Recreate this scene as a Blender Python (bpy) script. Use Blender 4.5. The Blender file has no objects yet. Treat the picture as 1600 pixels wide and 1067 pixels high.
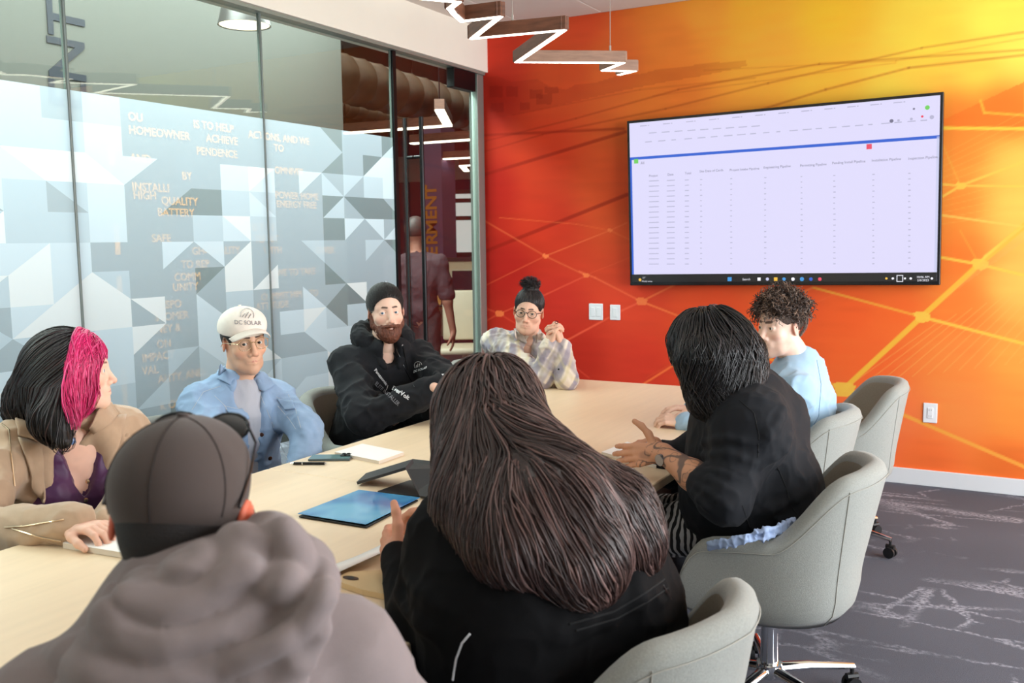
import bpy, bmesh, math, random
import numpy as np
from mathutils import Vector, Matrix, Euler
# ---------------------------------------------------------------- camera, sky, light, exposure
SC = bpy.context.scene
COL = SC.collection
F_PX, YAW, PITCH, ROLL, CAM_H = 1465.4, -0.51027, 0.10738, 0.012965, 1.52
_f = np.array([math.sin(YAW)*math.cos(PITCH), math.cos(YAW)*math.cos(PITCH), -math.sin(PITCH)])
_r = np.array([math.cos(YAW), -math.sin(YAW), 0.0])
_d = np.cross(_f, _r)
_r2 = math.cos(ROLL)*_r + math.sin(ROLL)*_d
_d2 = -math.sin(ROLL)*_r + math.cos(ROLL)*_d
CM = np.array([_r2, _d2, _f])            # rows: image right, image down, view direction
CAMP = np.array([0.0, 0.0, CAM_H])
cam = bpy.data.cameras.new('camera')
cam.sensor_width = 36.0
cam.lens = F_PX/1600*36.0
cam.clip_start = 0.05
cam_o = bpy.data.objects.new('camera', cam)
COL.objects.link(cam_o)
cam_o.matrix_world = Matrix(((_r2[0], -_d2[0], -_f[0], 0), (_r2[1], -_d2[1], -_f[1], 0), (_r2[2], -_d2[2], -_f[2], CAM_H), (0, 0, 0, 1)))
cam.dof.use_dof = True; cam.dof.focus_distance = 3.5; cam.dof.aperture_fstop = 5.6
SC.camera = cam_o

SC.view_settings.view_transform = 'Standard'
SC.view_settings.look = 'None'
SC.view_settings.gamma = 1.0
SC.view_settings.use_curve_mapping = False
SC.view_settings.exposure = 0.12
SC.cycles.max_bounces = 8
SC.cycles.transparent_max_bounces = 16
SC.cycles.sample_clamp_indirect = 6.0
SC.cycles.caustics_reflective = False
SC.cycles.caustics_refractive = False

w = bpy.data.worlds.new('world'); SC.world = w; w.use_nodes = True
bg = w.node_tree.nodes['Background']
bg.inputs[0].default_value = (0.86, 0.93, 1.0, 1); bg.inputs[1].default_value = 0.9

def area(name, loc, aim, sx, sy, power, color=(1, 1, 1), spread=180):
    l = bpy.data.lights.new(name, 'AREA'); l.shape = 'RECTANGLE'
    l.size = sx; l.size_y = sy; l.energy = power; l.color = color; l.spread = math.radians(spread)
    o = bpy.data.objects.new(name, l); COL.objects.link(o)
    o.location = loc
    o.rotation_euler = (Vector(aim)-Vector(loc)).to_track_quat('-Z', 'Y').to_euler()
    return o
# daylight of the window wall to the right (x = 3.2)
area('daylight_right', (3.1, 3.45, 1.6), (0, 3.45, 1.5), 4.7, 2.3, 315, (0.93, 0.97, 1.0))
# ceiling panels of the meeting room and of the office beyond the glass
area('panel_light', (-0.4, 1.6, 3.04), (-0.4, 1.6, 0), 1.2, 1.2, 10, (1.0, 0.95, 0.88))
area('panel_light', (-2.0, 0.3, 3.04), (-2.0, 0.3, 0), 1.2, 0.6, 5, (1.0, 0.95, 0.88))
area('film_backlight', (-4.35, 1.9, 3.57), (-4.35, 1.9, 0), 0.9, 9.0, 760, (0.93, 1.0, 0.97))  # added strip without a fixture, strong to light the frosted film from behind
area('office_light', (-7.5, 10.0, 3.5), (-7.5, 10.0, 0), 4.0, 5.0, 85, (1.0, 0.82, 0.66))
# ---------------------------------------------------------------- tools
PI = math.pi
def ray(px, py):
    return CM.T @ np.array([(px-800)/F_PX, (py-533.5)/F_PX, 1.0])
def onz(px, py, z): d = ray(px, py); return CAMP + d*(z-CAM_H)/d[2]
def ony(px, py, y): d = ray(px, py); return CAMP + d*y/d[1]
def onx(px, py, x): d = ray(px, py); return CAMP + d*x/d[0]
def atd(px, py, dep): return CAMP + ray(px, py)*dep

def lin(c):
    return tuple(((v/255.0)/12.92 if v/255.0 <= 0.04045 else ((v/255.0+0.055)/1.055)**2.4) for v in c)

MATS = {}
def mat(name, rgb, rough=0.6, metal=0.0, noise=0.0, nscale=40.0, bump=0.0, bscale=200.0, spec=0.5, sheen=0.0, attr=None,
        emit=0.0, trans=0.0, alpha=1.0, sss=0.0, coat=0.0, stretch=(1, 1, 1), aniso=0.0):
    """procedural principled material; rgb is sRGB 0-255; noise varies the colour, bump is fine relief"""
    if name in MATS: return MATS[name]
    m = bpy.data.materials.new(name); m.use_nodes = True
    nt = m.node_tree; N = nt.nodes; L = nt.links
    b = N['Principled BSDF']
    c = (*lin(rgb), 1)
    b.inputs['Base Color'].default_value = c
    b.inputs['Roughness'].default_value = rough
    b.inputs['Metallic'].default_value = metal
    b.inputs['Specular IOR Level'].default_value = spec
    b.inputs['Sheen Weight'].default_value = sheen
    b.inputs['Coat Weight'].default_value = coat
    b.inputs['Transmission Weight'].default_value = trans
    b.inputs['Alpha'].default_value = alpha
    b.inputs['Anisotropic'].default_value = aniso
    if sss:
        b.inputs['Subsurface Weight'].default_value = sss
        b.inputs['Subsurface Radius'].default_value = (0.012, 0.005, 0.003)
        b.inputs['Subsurface Scale'].default_value = 1.0
    if emit:
        b.inputs['Base Color'].default_value = (0.02, 0.02, 0.02, 1)
        b.inputs['Emission Color'].default_value = c; b.inputs['Emission Strength'].default_value = emit
    tc = N.new('ShaderNodeTexCoord'); mp = N.new('ShaderNodeMapping')
    L.new(tc.outputs['Object'], mp.inputs[0]); mp.inputs['Scale'].default_value = stretch
    src = None
    if attr:
        a = N.new('ShaderNodeAttribute'); a.attribute_name = attr; src = a.outputs['Color']
    if noise:
        n = N.new('ShaderNodeTexNoise'); n.inputs['Scale'].default_value = nscale; n.inputs['Detail'].default_value = 4
        L.new(mp.outputs[0], n.inputs['Vector'])
        mr = N.new('ShaderNodeMapRange'); mr.inputs['To Min'].default_value = 1-noise; mr.inputs['To Max'].default_value = 1+noise
        mr.inputs['From Min'].default_value = 0.3; mr.inputs['From Max'].default_value = 0.7
        L.new(n.outputs[0], mr.inputs[0])
        mx = N.new('ShaderNodeVectorMath'); mx.operation = 'SCALE'
        if src is not None: L.new(src, mx.inputs[0])
        else: mx.inputs[0].default_value = c[:3]
        L.new(mr.outputs[0], mx.inputs['Scale']); src = mx.outputs[0]
    if src is not None: L.new(src, b.inputs['Base Color'])
    if bump:
        n2 = N.new('ShaderNodeTexNoise'); n2.inputs['Scale'].default_value = bscale; n2.inputs['Detail'].default_value = 3
        L.new(mp.outputs[0], n2.inputs['Vector'])
        bp = N.new('ShaderNodeBump'); bp.inputs['Strength'].default_value = bump; bp.inputs['Distance'].default_value = 0.002
        L.new(n2.outputs[0], bp.inputs['Height']); L.new(bp.outputs[0], b.inputs['Normal'])
    MATS[name] = m
    return m

def tag(o, label=None, cat=None, group=None, kind=None):
    if label: o['label'] = label
    if cat: o['category'] = cat
    if group: o['group'] = group
    if kind: o['kind'] = kind
    return o
def empty(name, loc, rz=0.0, label=None, cat=None, group=None):
    o = bpy.data.objects.new(name, None); COL.objects.link(o)
    o.location = loc; o.rotation_euler = (0, 0, rz); o.empty_display_size = 0.1
    return tag(o, label, cat, group)

def link(name, me, mats, parent=None, world=False, smooth=False):
    if not isinstance(mats, (list, tuple)): mats = [mats]
    if not len(me.materials):
        for m in mats: me.materials.append(m)
    if smooth: me.shade_smooth()
    o = bpy.data.objects.new(name, me); COL.objects.link(o)
    if parent is not None:
        o.parent = parent
        if world: o.matrix_parent_inverse = mw(parent).inverted()
    return o
def mw(o):
    m = Matrix.LocRotScale(o.location, o.rotation_euler, o.scale)
    return (mw(o.parent) @ o.matrix_parent_inverse @ m) if o.parent else m

class MB:
    """collects simple shapes into one mesh"""
    def __init__(s): s.bm = bmesh.new(); s.mi = 0
    def _fin(s, faces):
        for f in faces: f.material_index = s.mi
    def box(s, c, d, rot=None, bev=0.0, seg=2):
        r = bmesh.ops.create_cube(s.bm, size=1.0)
        M = Matrix.Translation(c) @ (rot.to_4x4() if rot is not None else Matrix()) @ Matrix.Diagonal((*d, 1))
        bmesh.ops.transform(s.bm, matrix=M, verts=r['verts'])
        fs = set(f for v in r['verts'] for f in v.link_faces)
        if bev:
            es = set(e for v in r['verts'] for e in v.link_edges)
            q = bmesh.ops.bevel(s.bm, geom=list(es), offset=bev, segments=seg, affect='EDGES', profile=0.5)
            fs = set(f for v in q['verts'] for f in v.link_faces) | set(f for f in fs if f.is_valid)
        s._fin(fs); return s
    def span(s, a, b, **k):
        return s.box(((a[0]+b[0])/2, (a[1]+b[1])/2, (a[2]+b[2])/2), (abs(b[0]-a[0]), abs(b[1]-a[1]), abs(b[2]-a[2])), **k)
    def tube(s, pts, r, n=8, caps=True, closed=False, flat=1.0, up=(0, 0, 1)):
        pts = [Vector(p) for p in pts]; rs = r if isinstance(r, (list, tuple)) else [r]*len(pts)
        rings = []; N = len(pts); u = Vector(up)
        for i, p in enumerate(pts):
            if closed: t = pts[(i+1) % N]-pts[i-1]
            else: t = pts[min(i+1, N-1)]-pts[max(i-1, 0)]
            t.normalize()
            side = t.cross(u)
            if side.length < 1e-3: side = t.cross(Vector((1, 0, 0.01)))
            side.normalize(); up2 = side.cross(t).normalized()
            rings.append([s.bm.verts.new(p + side*math.cos(2*PI*k/n)*rs[i] + up2*math.sin(2*PI*k/n)*rs[i]*flat) for k in range(n)])
        fs = []
        for i in range(N if closed else N-1):
            a, b = rings[i], rings[(i+1) % N]
            for k in range(n):
                fs.append(s.bm.faces.new((a[k], a[(k+1) % n], b[(k+1) % n], b[k])))
        if caps and not closed:
            fs.append(s.bm.faces.new(rings[0][::-1])); fs.append(s.bm.faces.new(rings[-1]))
        s._fin(fs); return s
    def lathe(s, prof, n=24, M=None, ang=2*PI, a0=0):
        """prof: (r, z) pairs"""
        full = abs(ang-2*PI) < 1e-6; rings = []
        for (r, z) in prof:
            rings.append([s.bm.verts.new((r*math.cos(a0+ang*k/n), r*math.sin(a0+ang*k/n), z)) for k in range(n if full else n+1)])
        fs = []; m = n if full else n
        for a, b in zip(rings[:-1], rings[1:]):
            L = len(a)
            for k in range(m): fs.append(s.bm.faces.new((a[k], a[(k+1) % L], b[(k+1) % L], b[k])))
        if full:
            if prof[0][0] > 1e-5: fs.append(s.bm.faces.new(rings[0][::-1]))
            if prof[-1][0] > 1e-5: fs.append(s.bm.faces.new(rings[-1]))
        s._fin(fs)
        if M is not None: bmesh.ops.transform(s.bm, matrix=M, verts=[v for r in rings for v in r])
        return s
    def prism(s, poly, a, b, axis='z'):
        """closed polygon extruded between a and b along an axis"""
        def P(u, v, t): return {'z': (u, v, t), 'y': (u, t, v), 'x': (t, u, v)}[axis]
        A = [s.bm.verts.new(P(u, v, a)) for u, v in poly]; B = [s.bm.verts.new(P(u, v, b)) for u, v in poly]
        n = len(poly); fs = [s.bm.faces.new(A[::-1]), s.bm.faces.new(B)]
        for k in range(n): fs.append(s.bm.faces.new((A[k], A[(k+1) % n], B[(k+1) % n], B[k])))
        s._fin(fs); return s
    def poly(s, pts):
        f = s.bm.faces.new([s.bm.verts.new(p) for p in pts]); s._fin([f]); return s
    def build(s, name, mats, parent=None, smooth=False, **k):
        bmesh.ops.recalc_face_normals(s.bm, faces=s.bm.faces)
        me = bpy.data.meshes.new(name); s.bm.to_mesh(me); s.bm.free()
        if smooth:
            me.shade_smooth()
            me.set_sharp_from_angle(angle=math.radians(38))
        return link(name, me, mats, parent, **k)

def raw(name, V, Fc, mats, parent=None, smooth=True, col=None, midx=None):
    """mesh from numpy arrays, quads or triangles; col = per-vertex colour attribute (linear rgb)"""
    V = np.asarray(V, dtype=np.float32); Fc = np.asarray(Fc, dtype=np.int32)
    me = bpy.data.meshes.new(name); k = Fc.shape[1]
    me.vertices.add(len(V)); me.vertices.foreach_set('co', V.ravel())
    me.loops.add(Fc.size); me.loops.foreach_set('vertex_index', Fc.ravel())
    me.polygons.add(len(Fc)); me.polygons.foreach_set('loop_start', np.arange(0, Fc.size, k, dtype=np.int32))
    me.polygons.foreach_set('loop_total', np.full(len(Fc), k, dtype=np.int32))
    if midx is not None: me.polygons.foreach_set('material_index', np.asarray(midx, dtype=np.int32))
    me.update(calc_edges=True)
    if col is not None:
        a = me.color_attributes.new('Col', 'FLOAT_COLOR', 'POINT')
        c4 = np.ones((len(V), 4), dtype=np.float32); c4[:, :3] = col; a.data.foreach_set('color', c4.ravel())
    return link(name, me, mats, parent, smooth=smooth)

def text_mesh(body, size, depth=0.0, align='CENTER', shear=0.0, bold=0.0, space=1.0):
    """vertices and faces (mesh datablock) of a line of lettering lying in the xy plane"""
    cu = bpy.data.curves.new('lettering', 'FONT'); cu.body = body; cu.size = size; cu.extrude = depth
    cu.align_x = align; cu.align_y = 'CENTER'; cu.shear = shear; cu.offset = bold; cu.space_character = space; cu.resolution_u = 3
    o = bpy.data.objects.new('lettering', cu); COL.objects.link(o)
    dg = bpy.context.evaluated_depsgraph_get()
    me = bpy.data.meshes.new_from_object(o.evaluated_get(dg))
    bpy.data.objects.remove(o)
    return me
def text(name, body, size, M, m, parent=None, **k):
    me = text_mesh(body, size, **k); me.transform(M)
    me.materials.clear()
    return link(name, me, m, parent)
def frame(o, x, y):
    """matrix with the x axis along x, y along y (vectors), origin o"""
    x = Vector(x).normalized(); y = Vector(y).normalized(); z = x.cross(y).normalized(); y = z.cross(x)
    return Matrix(((x[0], y[0], z[0], o[0]), (x[1], y[1], z[1], o[1]), (x[2], y[2], z[2], o[2]), (0, 0, 0, 1)))

# ---- value noise
def vnoise(P, f, seed=0):
    P = np.asarray(P)*f; I = np.floor(P).astype(np.int64); t = P-I; t = t*t*(3-2*t)
    def h(i, j, k):
        n = (i*374761393 + j*668265263 + k*2147483647 + seed*974634777) & 0xffffffff
        n = ((n ^ (n >> 13))*1274126177) & 0xffffffff
        n = (n ^ (n >> 16)) & 0xffff
        return n/65535.0
    i, j, k = I[..., 0], I[..., 1], I[..., 2]; a, b, c = t[..., 0], t[..., 1], t[..., 2]
    x00 = h(i, j, k)*(1-a)+h(i+1, j, k)*a; x10 = h(i, j+1, k)*(1-a)+h(i+1, j+1, k)*a
    x01 = h(i, j, k+1)*(1-a)+h(i+1, j, k+1)*a; x11 = h(i, j+1, k+1)*(1-a)+h(i+1, j+1, k+1)*a
    return (x00*(1-b)+x10*b)*(1-c)+(x01*(1-b)+x11*b)*c
def folds(P, f, seed, stretch=(1, 1, 1)):
    """ridged creases, -0.5..0.5"""
    Q = P*np.array(stretch); Wp = np.stack([vnoise(Q, f*0.7, seed+1), vnoise(Q, f*0.7, seed+2), vnoise(Q, f*0.7, seed+3)], -1)
    n = vnoise(Q+Wp*0.9/f, f, seed)
    return 0.5-np.abs(2*n-1)**0.65

# ---- signed distance modelling
def smin(a, b, k):
    if k <= 0: return np.minimum(a, b)
    h = np.maximum(k-np.abs(a-b), 0)/k
    return np.minimum(a, b)-h*h*k*0.25
class Sdf:
    """a body built of round cones and ellipsoids that melt into each other"""
    def __init__(s): s.ops = []
    def cone(s, a, b, ra, rb, k=0.02, m='+'):
        s.ops.append(('c', np.array(a, float), np.array(b, float), ra, rb, k, m)); return s
    def ell(s, c, r, k=0.02, m='+', R=None):
        s.ops.append(('e', np.array(c, float), np.array(r, float), R, None, k, m)); return s
    def half(s, p, n, k=0.01):
        """keep only the side the normal points away from"""
        n = np.array(n, float); s.ops.append(('h', np.array(p, float), n/np.linalg.norm(n), None, None, k, 'i')); return s
    def chain(s, pts, rs, k=0.02, m='+'):
        for i in range(len(pts)-1): s.cone(pts[i], pts[i+1], rs[i], rs[i+1], k, m)
        return s
    def d(s, op, P):
        t, a, b, c, e, k, m = op
        if t == 'c':
            ba = b-a; L = max(ba@ba, 1e-12); q = P-a
            u = np.clip((q@ba)/L, 0, 1)
            q -= u[..., None]*ba
            return np.sqrt((q*q).sum(-1))-(c+(e-c)*u)
        if t == 'e':
            q = P-a
            if c is not None: q = q@c
            k0 = np.sqrt(((q/b)**2).sum(-1))+1e-9; k1 = np.sqrt(((q/(b*b))**2).sum(-1))+1e-9
            return k0*(k0-1)/k1
        if t == 'h': return (P-a)@b
    def bbox(s, op):
        t, a, b, c, e, k, m = op
        if t == 'c': r = max(c, e)+k; return np.minimum(a, b)-r, np.maximum(a, b)+r
        if t == 'e': r = (b if c is None else np.full(3, b.max()))+k; return a-r, a+r
        return None
    def comb(s, D, d, k, m):
        if m == '+': return smin(D, d, k)
        if m == '-': return -smin(-D, d, k)
        return -smin(-D, -d, k)
    def ev(s, P):
        D = np.full(P.shape[:-1], 0.5)
        for op in s.ops: D = s.comb(D, s.d(op, P), op[5], op[6])
        return D
    def grad(s, P, e=0.004):
        g = np.stack([s.ev(P+np.array(v)*e)-s.ev(P-np.array(v)*e) for v in ((1, 0, 0), (0, 1, 0), (0, 0, 1))], -1)
        return g/(np.linalg.norm(g, axis=-1, keepdims=True)+1e-9)
    def mesh(s, h=0.008, pre=None):
        bs = [s.bbox(o) for o in s.ops if o[6] == '+']
        lo = np.min([b[0] for b in bs], 0)-2*h; hi = np.max([b[1] for b in bs], 0)+2*h
        n = np.ceil((hi-lo)/h).astype(int)+1
        ax = [lo[i]+h*np.arange(n[i]) for i in range(3)]
        D = np.full(tuple(n), 0.06)
        for op in s.ops:
            bb = s.bbox(op)
            if bb is None: i0 = np.zeros(3, int); i1 = n
            else:
                mg = 2.5*h
                i0 = np.clip(np.floor((bb[0]-mg-lo)/h).astype(int), 0, n-1); i1 = np.clip(np.ceil((bb[1]+mg-lo)/h).astype(int)+1, 1, n)
            sl = tuple(slice(i0[j], i1[j]) for j in range(3))
            P = np.stack(np.meshgrid(ax[0][sl[0]], ax[1][sl[1]], ax[2][sl[2]], indexing='ij'), -1)
            D[sl] = s.comb(D[sl], s.d(op, P), op[5], op[6])
        return nets(D, lo, h)
def nets(D, lo, h):
    """surface nets"""
    S = D < 0; n = D.shape
    c = np.zeros(tuple(k-1 for k in n), int)
    for i in (0, 1):
        for j in (0, 1):
            for k in (0, 1): c += S[i:n[0]-1+i, j:n[1]-1+j, k:n[2]-1+k]
    act = (c > 0) & (c < 8)
    idx = np.full(act.shape, -1, int); cells = np.argwhere(act); idx[act] = np.arange(len(cells))
    V = np.zeros((len(cells), 3)); W = np.zeros(len(cells))
    cor = [(i, j, k) for i in (0, 1) for j in (0, 1) for k in (0, 1)]
    vals = {q: D[cells[:, 0]+q[0], cells[:, 1]+q[1], cells[:, 2]+q[2]] for q in cor}
    for a in cor:
        for ax in range(3):
            if a[ax]: continue
            b = list(a); b[ax] = 1; b = tuple(b)
            va, vb = vals[a], vals[b]; cr = (va < 0) != (vb < 0)
            t = np.where(cr, va/np.where(cr, va-vb, 1), 0)
            p = np.array(a, float)+np.zeros((len(cells), 3)); p[:, ax] = t
            V += p*cr[:, None]; W += cr
    V = lo+h*(cells+V/W[:, None])
    Fs = []
    for ax in range(3):
        u, v = (ax+1) % 3, (ax+2) % 3
        sl0 = [slice(None)]*3; sl1 = [slice(None)]*3; sl0[ax] = slice(0, n[ax]-1); sl1[ax] = slice(1, n[ax])
        for q in (u, v):
            sl0[q] = slice(1, n[q]-1); sl1[q] = slice(1, n[q]-1)
        s0 = S[tuple(sl0)]; s1 = S[tuple(sl1)]
        for flip in (False, True):
            e = np.argwhere((s0 & ~s1) if not flip else (~s0 & s1))
            if not len(e): continue
            e = e.copy(); e[:, u] += 1; e[:, v] += 1
            du = np.zeros(3, int); du[u] = 1; dv = np.zeros(3, int); dv[v] = 1
            g = lambda q: idx[q[:, 0], q[:, 1], q[:, 2]]
            quad = [g(e-du-dv), g(e-dv), g(e), g(e-du)]
            if flip: quad = quad[::-1]
            Fs.append(np.stack(quad, 1))
    return V, np.concatenate(Fs)
def vnormals(V, Fc):
    n = np.cross(V[Fc[:, 2]]-V[Fc[:, 0]], V[Fc[:, 3]]-V[Fc[:, 1]])
    N = np.zeros_like(V)
    for k in range(4): np.add.at(N, Fc[:, k], n)
    return N/(np.linalg.norm(N, axis=1, keepdims=True)+1e-12)
def relax(V, Fc, it=2, w=0.5):
    e = np.concatenate([Fc[:, [i, (i+1) % 4]] for i in range(4)])
    for _ in range(it):
        A = np.zeros_like(V); c = np.zeros(len(V))
        for k in range(3):
            A[:, k] = np.bincount(e[:, 0], V[e[:, 1], k], len(V))+np.bincount(e[:, 1], V[e[:, 0], k], len(V))
        c = np.bincount(e[:, 0], minlength=len(V))+np.bincount(e[:, 1], minlength=len(V))
        V = V*(1-w)+w*A/c[:, None]
    return V
# ---------------------------------------------------------------- the room
WY, GX, CEIL = 6.112, -3.664, 3.055       # mural wall, glass wall, ceiling height
rnd = random.Random(7)
M_white = mat('warm_white_paint', (246, 244, 230), 0.7, noise=0.015, nscale=3)
M_base = mat('baseboard_white', (222, 224, 228), 0.5)
M_plastic = mat('white_plastic', (235, 236, 240), 0.35)
M_alu = mat('brushed_aluminium', (170, 185, 178), 0.38, metal=0.7, stretch=(1, 1, 30), noise=0.08, nscale=30)
M_black = mat('black_metal', (20, 21, 24), 0.35, metal=0.4)
M_dark = mat('dark_paint', (28, 26, 28), 0.6)

# carpet: grey loop pile with pale branching streaks
def carpet():
    m = mat('grey_streaked_carpet', (98, 101, 110), 0.95, spec=0.1)
    nt = m.node_tree; N = nt.nodes; L = nt.links; b = N['Principled BSDF']
    tc = N.new('ShaderNodeTexCoord')
    def mp(sc, rot=0):
        x = N.new('ShaderNodeMapping'); x.inputs['Scale'].default_value = sc; x.inputs['Rotation'].default_value = (0, 0, rot)
        L.new(tc.outputs['Object'], x.inputs[0]); return x.outputs[0]
    def noise(v, s, d=3):
        x = N.new('ShaderNodeTexNoise'); x.inputs['Scale'].default_value = s; x.inputs['Detail'].default_value = d; L.new(v, x.inputs['Vector']); return x.outputs[0]
    def mr(v, a, c, t0=0.0, t1=1.0):
        x = N.new('ShaderNodeMapRange'); L.new(v, x.inputs[0])
        for k, q in zip(('From Min', 'From Max', 'To Min', 'To Max'), (a, c, t0, t1)): x.inputs[k].default_value = q
        return x.outputs[0]
    def mul(a, c, op='MULTIPLY'):
        x = N.new('ShaderNodeMath'); x.operation = op; L.new(a, x.inputs[0])
        if isinstance(c, float): x.inputs[1].default_value = c
        else: L.new(c, x.inputs[1])
        return x.outputs[0]
    def vor(v, s):
        x = N.new('ShaderNodeTexVoronoi'); x.feature = 'DISTANCE_TO_EDGE'; x.inputs['Scale'].default_value = s; x.inputs['Randomness'].default_value = 1.0
        L.new(v, x.inputs['Vector']); return x.outputs['Distance']
    # ragged coordinates
    base = mp((1, 1, 1)); nz = N.new('ShaderNodeTexNoise'); nz.inputs['Scale'].default_value = 22; L.new(base, nz.inputs['Vector'])
    add = N.new('ShaderNodeVectorMath'); add.operation = 'MULTIPLY_ADD'; L.new(nz.outputs['Color'], add.inputs[0])
    add.inputs[1].default_value = (0.05, 0.05, 0); L.new(base, add.inputs[2])
    def mp2(sc, rot):
        x = N.new('ShaderNodeMapping'); x.inputs['Scale'].default_value = sc; x.inputs['Rotation'].default_value = (0, 0, rot)
        L.new(add.outputs[0], x.inputs[0]); return x.outputs[0]
    e1 = mul(mr(vor(mp2((0.45, 1.9, 1), 0.05), 2.4), 0.01, 0.05, 1, 0), mr(noise(mp((1, 1, 1)), 1.7, 2), 0.46, 0.56))
    e2 = mul(mr(vor(mp2((1.2, 1.0, 1), 0.7), 2.6), 0.01, 0.035, 1, 0), mr(noise(mp((1.3, 1, 1), 1), 2.3, 2), 0.52, 0.6))
    s = mul(e1, e2, 'MAXIMUM')
    brk = mr(noise(base, 60, 2), 0.35, 0.6)
    s = mul(s, brk)
    grain = mr(noise(base, 420, 2), 0.25, 0.75, 0.55, 1.45)
    big = mr(noise(base, 0.9, 2), 0.3, 0.7, 0.85, 1.12)
    mix = N.new('ShaderNodeMix'); mix.data_type = 'RGBA'; L.new(s, mix.inputs[0])
    mix.inputs[6].default_value = (*lin((97, 99, 109)), 1); mix.inputs[7].default_value = (*lin((160, 162, 174)), 1)
    g = mul(grain, big)
    vm = N.new('ShaderNodeVectorMath'); vm.operation = 'SCALE'; L.new(mix.outputs[2], vm.inputs[0]); L.new(g, vm.inputs['Scale'])
    L.new(vm.outputs[0], b.inputs['Base Color'])
    bp = N.new('ShaderNodeBump'); bp.inputs['Strength'].default_value = 0.6; bp.inputs['Distance'].default_value = 0.004
    L.new(grain, bp.inputs['Height']); L.new(bp.outputs[0], b.inputs['Normal'])
    return m
M_carpet = carpet()
def struct(name, a, b, m, bev=0.0):
    return tag(MB().span(a, b, bev=bev).build(name, m), kind='structure')
struct('floor', (-13, -2.6, -0.1), (3.4, 16, 0), M_carpet)

# ceiling: suspended tiles in a grid, each tile its own piece
cg = tag(MB().span((-3.8, -2.6, CEIL+0.012), (3.4, 6.2, CEIL+0.14)).build('ceiling', mat('ceiling_grid', (196, 192, 186), 0.7)), kind='structure')
M_tile = mat('ceiling_tile', (226, 222, 214), 0.9, bump=0.3, bscale=350)
tm = None
for i in range(9):
    for j in range(8):
        x0 = -3.857+0.6*i; y1 = WY-0.05-1.2*j
        if tm is None:
            t = MB().box((0, 0, 0.006), (0.592, 1.192, 0.012), bev=0.003, seg=1).build('ceiling_tile', M_tile, cg); tm = t.data
        else:
            t = link('ceiling_tile', tm, M_tile, cg)
        t.location = (x0+0.3, y1-0.6, CEIL)

# mural wall: print painted as vertex colours on a fine grid (flat print)
MUR = [((770, 150), (180, 40, 26)), ((770, 300), (172, 34, 24)), ((790, 420), (172, 34, 26)), ((900, 560), (184, 44, 28)), ((860, 350), (196, 54, 30)),
       ((860, 480), (196, 50, 36)), ((1000, 470), (214, 70, 42)), ((780, 90), (205, 58, 36)), ((880, 110), (214, 84, 40)), ((850, 240), (212, 66, 34)),
       ((960, 100), (222, 108, 48)), ((950, 300), (218, 86, 40)), ((900, 40), (216, 82, 44)), ((1050, 60), (230, 132, 50)), ((1040, 140), (226, 124, 46)),
       ((1100, 20), (238, 160, 56)), ((1200, 80), (240, 174, 58)), ((1180, 10), (246, 178, 52)), ((1300, 120), (244, 186, 58)), ((1300, 20), (246, 190, 48)),
       ((1450, 60), (250, 214, 70)), ((1400, 130), (248, 204, 70)), ((1560, 30), (255, 232, 84)), ((1590, 90), (254, 228, 90)), ((1530, 110), (252, 210, 74)),
       ((1500, 180), (238, 128, 46)), ((1590, 190), (240, 130, 44)), ((1560, 160), (238, 124, 44)), ((1500, 230), (240, 140, 52)), ((1590, 250), (252, 196, 84)), ((1490, 320), (242, 140, 52)),
       ((1590, 330), (253, 196, 86)), ((1500, 400), (242, 122, 46)), ((1590, 440), (253, 190, 86)), ((1500, 480), (244, 126, 50)), ((1400, 480), (238, 106, 44)),
       ((1330, 480), (232, 96, 42)), ((1250, 470), (228, 90, 44)), ((1360, 560), (240, 104, 46)), ((1500, 560), (248, 136, 60)), ((1590, 560), (252, 160, 66)),
       ((1500, 640), (248, 140, 66)), ((1400, 650), (246, 122, 66)), ((1350, 700), (236, 104, 58)), ((1590, 650), (250, 146, 60)), ((1580, 730), (222, 110, 44)),
       ((1450, 720), (232, 110, 50)), ((1200, 600), (226, 84, 46)), ((1100, 620), (214, 68, 40)), ((1000, 570), (206, 58, 38)), ((1100, 470), (224, 82, 42)), ((1200, 250), (232, 130, 48))]
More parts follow.
